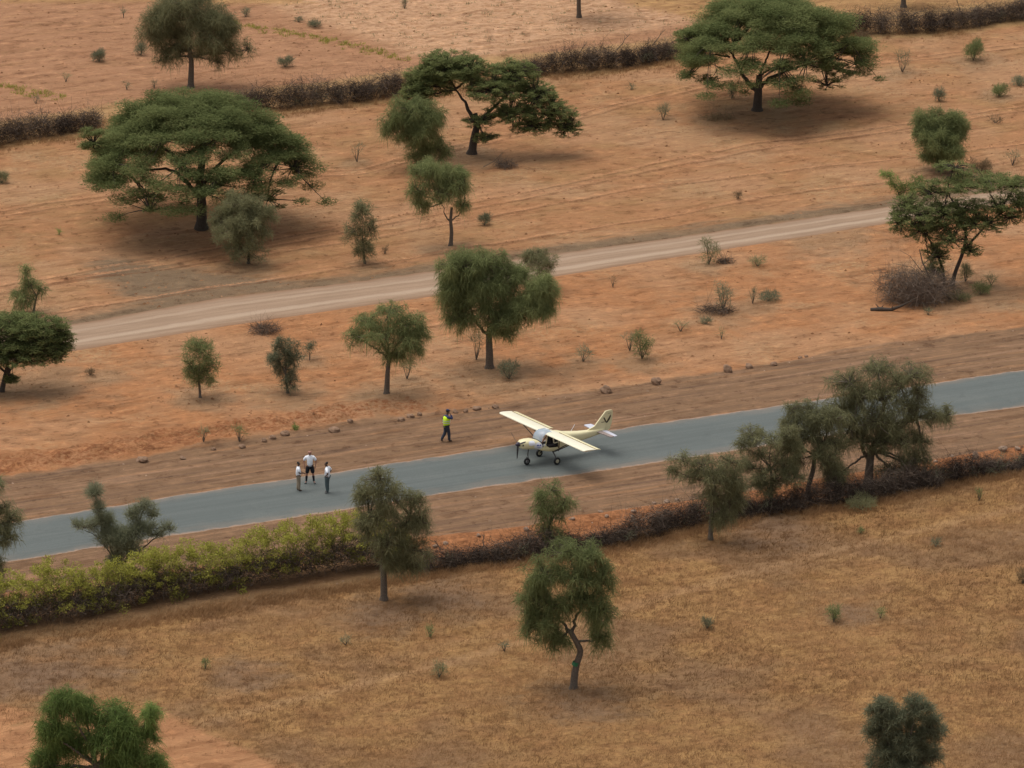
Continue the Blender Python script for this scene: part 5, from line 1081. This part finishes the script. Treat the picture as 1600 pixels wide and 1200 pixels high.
    m = MB(); c_ = hd+f_*.080*k-np.array([0, 0, .050*k]); m.add(*tube([c_-side*.024*k, c_+f_*.006*k, c_+side*.024*k], .007*k, 6)); m.build('mouth', simple('lips', (.14, .05, .04), .6), o)
    return o
base_pose = dict(pelvis=(0, 0, .93), waist=(0, 0, 1.12), chest=(0, 0, 1.34), neck=(0, .005, 1.50), head=(0, .02, 1.635), look=(0, 1, 0),
                 kneeR=(.10, .02, .50), ankleR=(.11, -.01, .09), toeR=(.13, .14, .035), kneeL=(-.10, .02, .50), ankleL=(-.11, -.01, .09), toeL=(-.13, .14, .035),
                 elbowR=(.25, -.03, 1.13), wristR=(.25, .06, .90), handR=(.24, .10, .75), elbowL=(-.25, -.03, 1.13), wristL=(-.25, .06, .90), handL=(-.24, .10, .75))
def pose(**k): p = dict(base_pose); p.update(k); return p
KH = simple('khaki_cloth', (.30, .235, .165), .9); TEAL = simple('grey_green_cloth', (.075, .105, .110), .9); BLK = simple('black_cloth', (.012, .012, .018), .9)
DSH = simple('brown_leather', (.07, .04, .025), .6); GSH = simple('grey_shoe', (.14, .15, .15), .7); NAVY = simple('navy_cloth', (.035, .045, .11), .9); DTR = simple('dark_slate_cloth', (.035, .042, .062), .9)
HV = simple('hi_vis_yellow', (.62, .86, .02), .7, var=.05)
person('person in white shirt and khaki trousers facing right with a forearm held out', 466.5, 767.5, 1.60, R(-82), pose(elbowR=(.24, .03, 1.12), wristR=(.17, .26, 1.08), handR=(.14, .42, 1.06), elbowL=(-.24, .02, 1.12), wristL=(-.16, .24, 1.05), handL=(-.10, .38, 1.02), kneeR=(.08, .03, .50), ankleR=(.09, .02, .09), toeR=(.10, .17, .035), kneeL=(-.07, 0, .5), ankleL=(-.08, -.06, .09), toeL=(-.09, .09, .035), look=(-.1, 1, -.05)),
       SKD, 'short', CLW, 'l', KH, DSH, bulk=1.12)
person('tall bald person in white t-shirt and black shorts facing the camera', 484.5, 756.0, 1.86, R(180), pose(kneeR=(.16, .03, .50), ankleR=(.19, 0, .09), toeR=(.26, .12, .035), kneeL=(-.16, .03, .50), ankleL=(-.19, 0, .09), toeL=(-.27, .12, .035), elbowR=(.32, -.06, 1.13), wristR=(.27, .04, .92), handR=(.24, .08, .80), elbowL=(-.32, -.06, 1.13), wristL=(-.27, .04, .92), handL=(-.24, .08, .80)),
       SKM, 'short', CLW, 's', BLK, GSH, hair=False, bulk=1.04, shorts=True, socks=BLK)
person('person in white shirt and grey-green trousers facing left, hand on hip', 511.5, 771.0, 1.72, R(75), pose(elbowL=(-.36, -.14, 1.16), wristL=(-.21, .02, 1.02), handL=(-.12, .08, .97), elbowR=(.36, -.12, 1.16), wristR=(.21, .02, 1.02), handR=(.12, .08, .97), waist=(0, -.01, 1.12), chest=(0, -.03, 1.34), neck=(0, .02, 1.50), head=(0, .05, 1.635), toeR=(.13, .16, .035), ankleL=(-.10, -.05, .09), toeL=(-.11, .10, .035)),
       SKD, 'short', CLW, 'l', TEAL, GSH, bulk=1.10)
person('person in yellow hi-vis vest and dark trousers walking right, hand raised to ear', 697.5, 690.0, 1.80, R(-62), pose(kneeR=(.08, .11, .50), ankleR=(.08, .13, .09), toeR=(.08, .28, .04), kneeL=(-.08, -.02, .50), ankleL=(-.08, -.27, .14), toeL=(-.08, -.17, .035), elbowR=(.30, .22, 1.30), wristR=(.16, .17, 1.53), handR=(.11, .10, 1.64), elbowL=(-.27, -.05, 1.13), wristL=(-.25, .12, .95), handL=(-.24, .2, .85), chest=(0, .02, 1.34), neck=(0, .05, 1.50), head=(0, .08, 1.635)),
       SKD, 'long', NAVY, 'l', DTR, DSH, sleeve='long', hair=True, cap=NAVY, vest=HV, bulk=1.1)
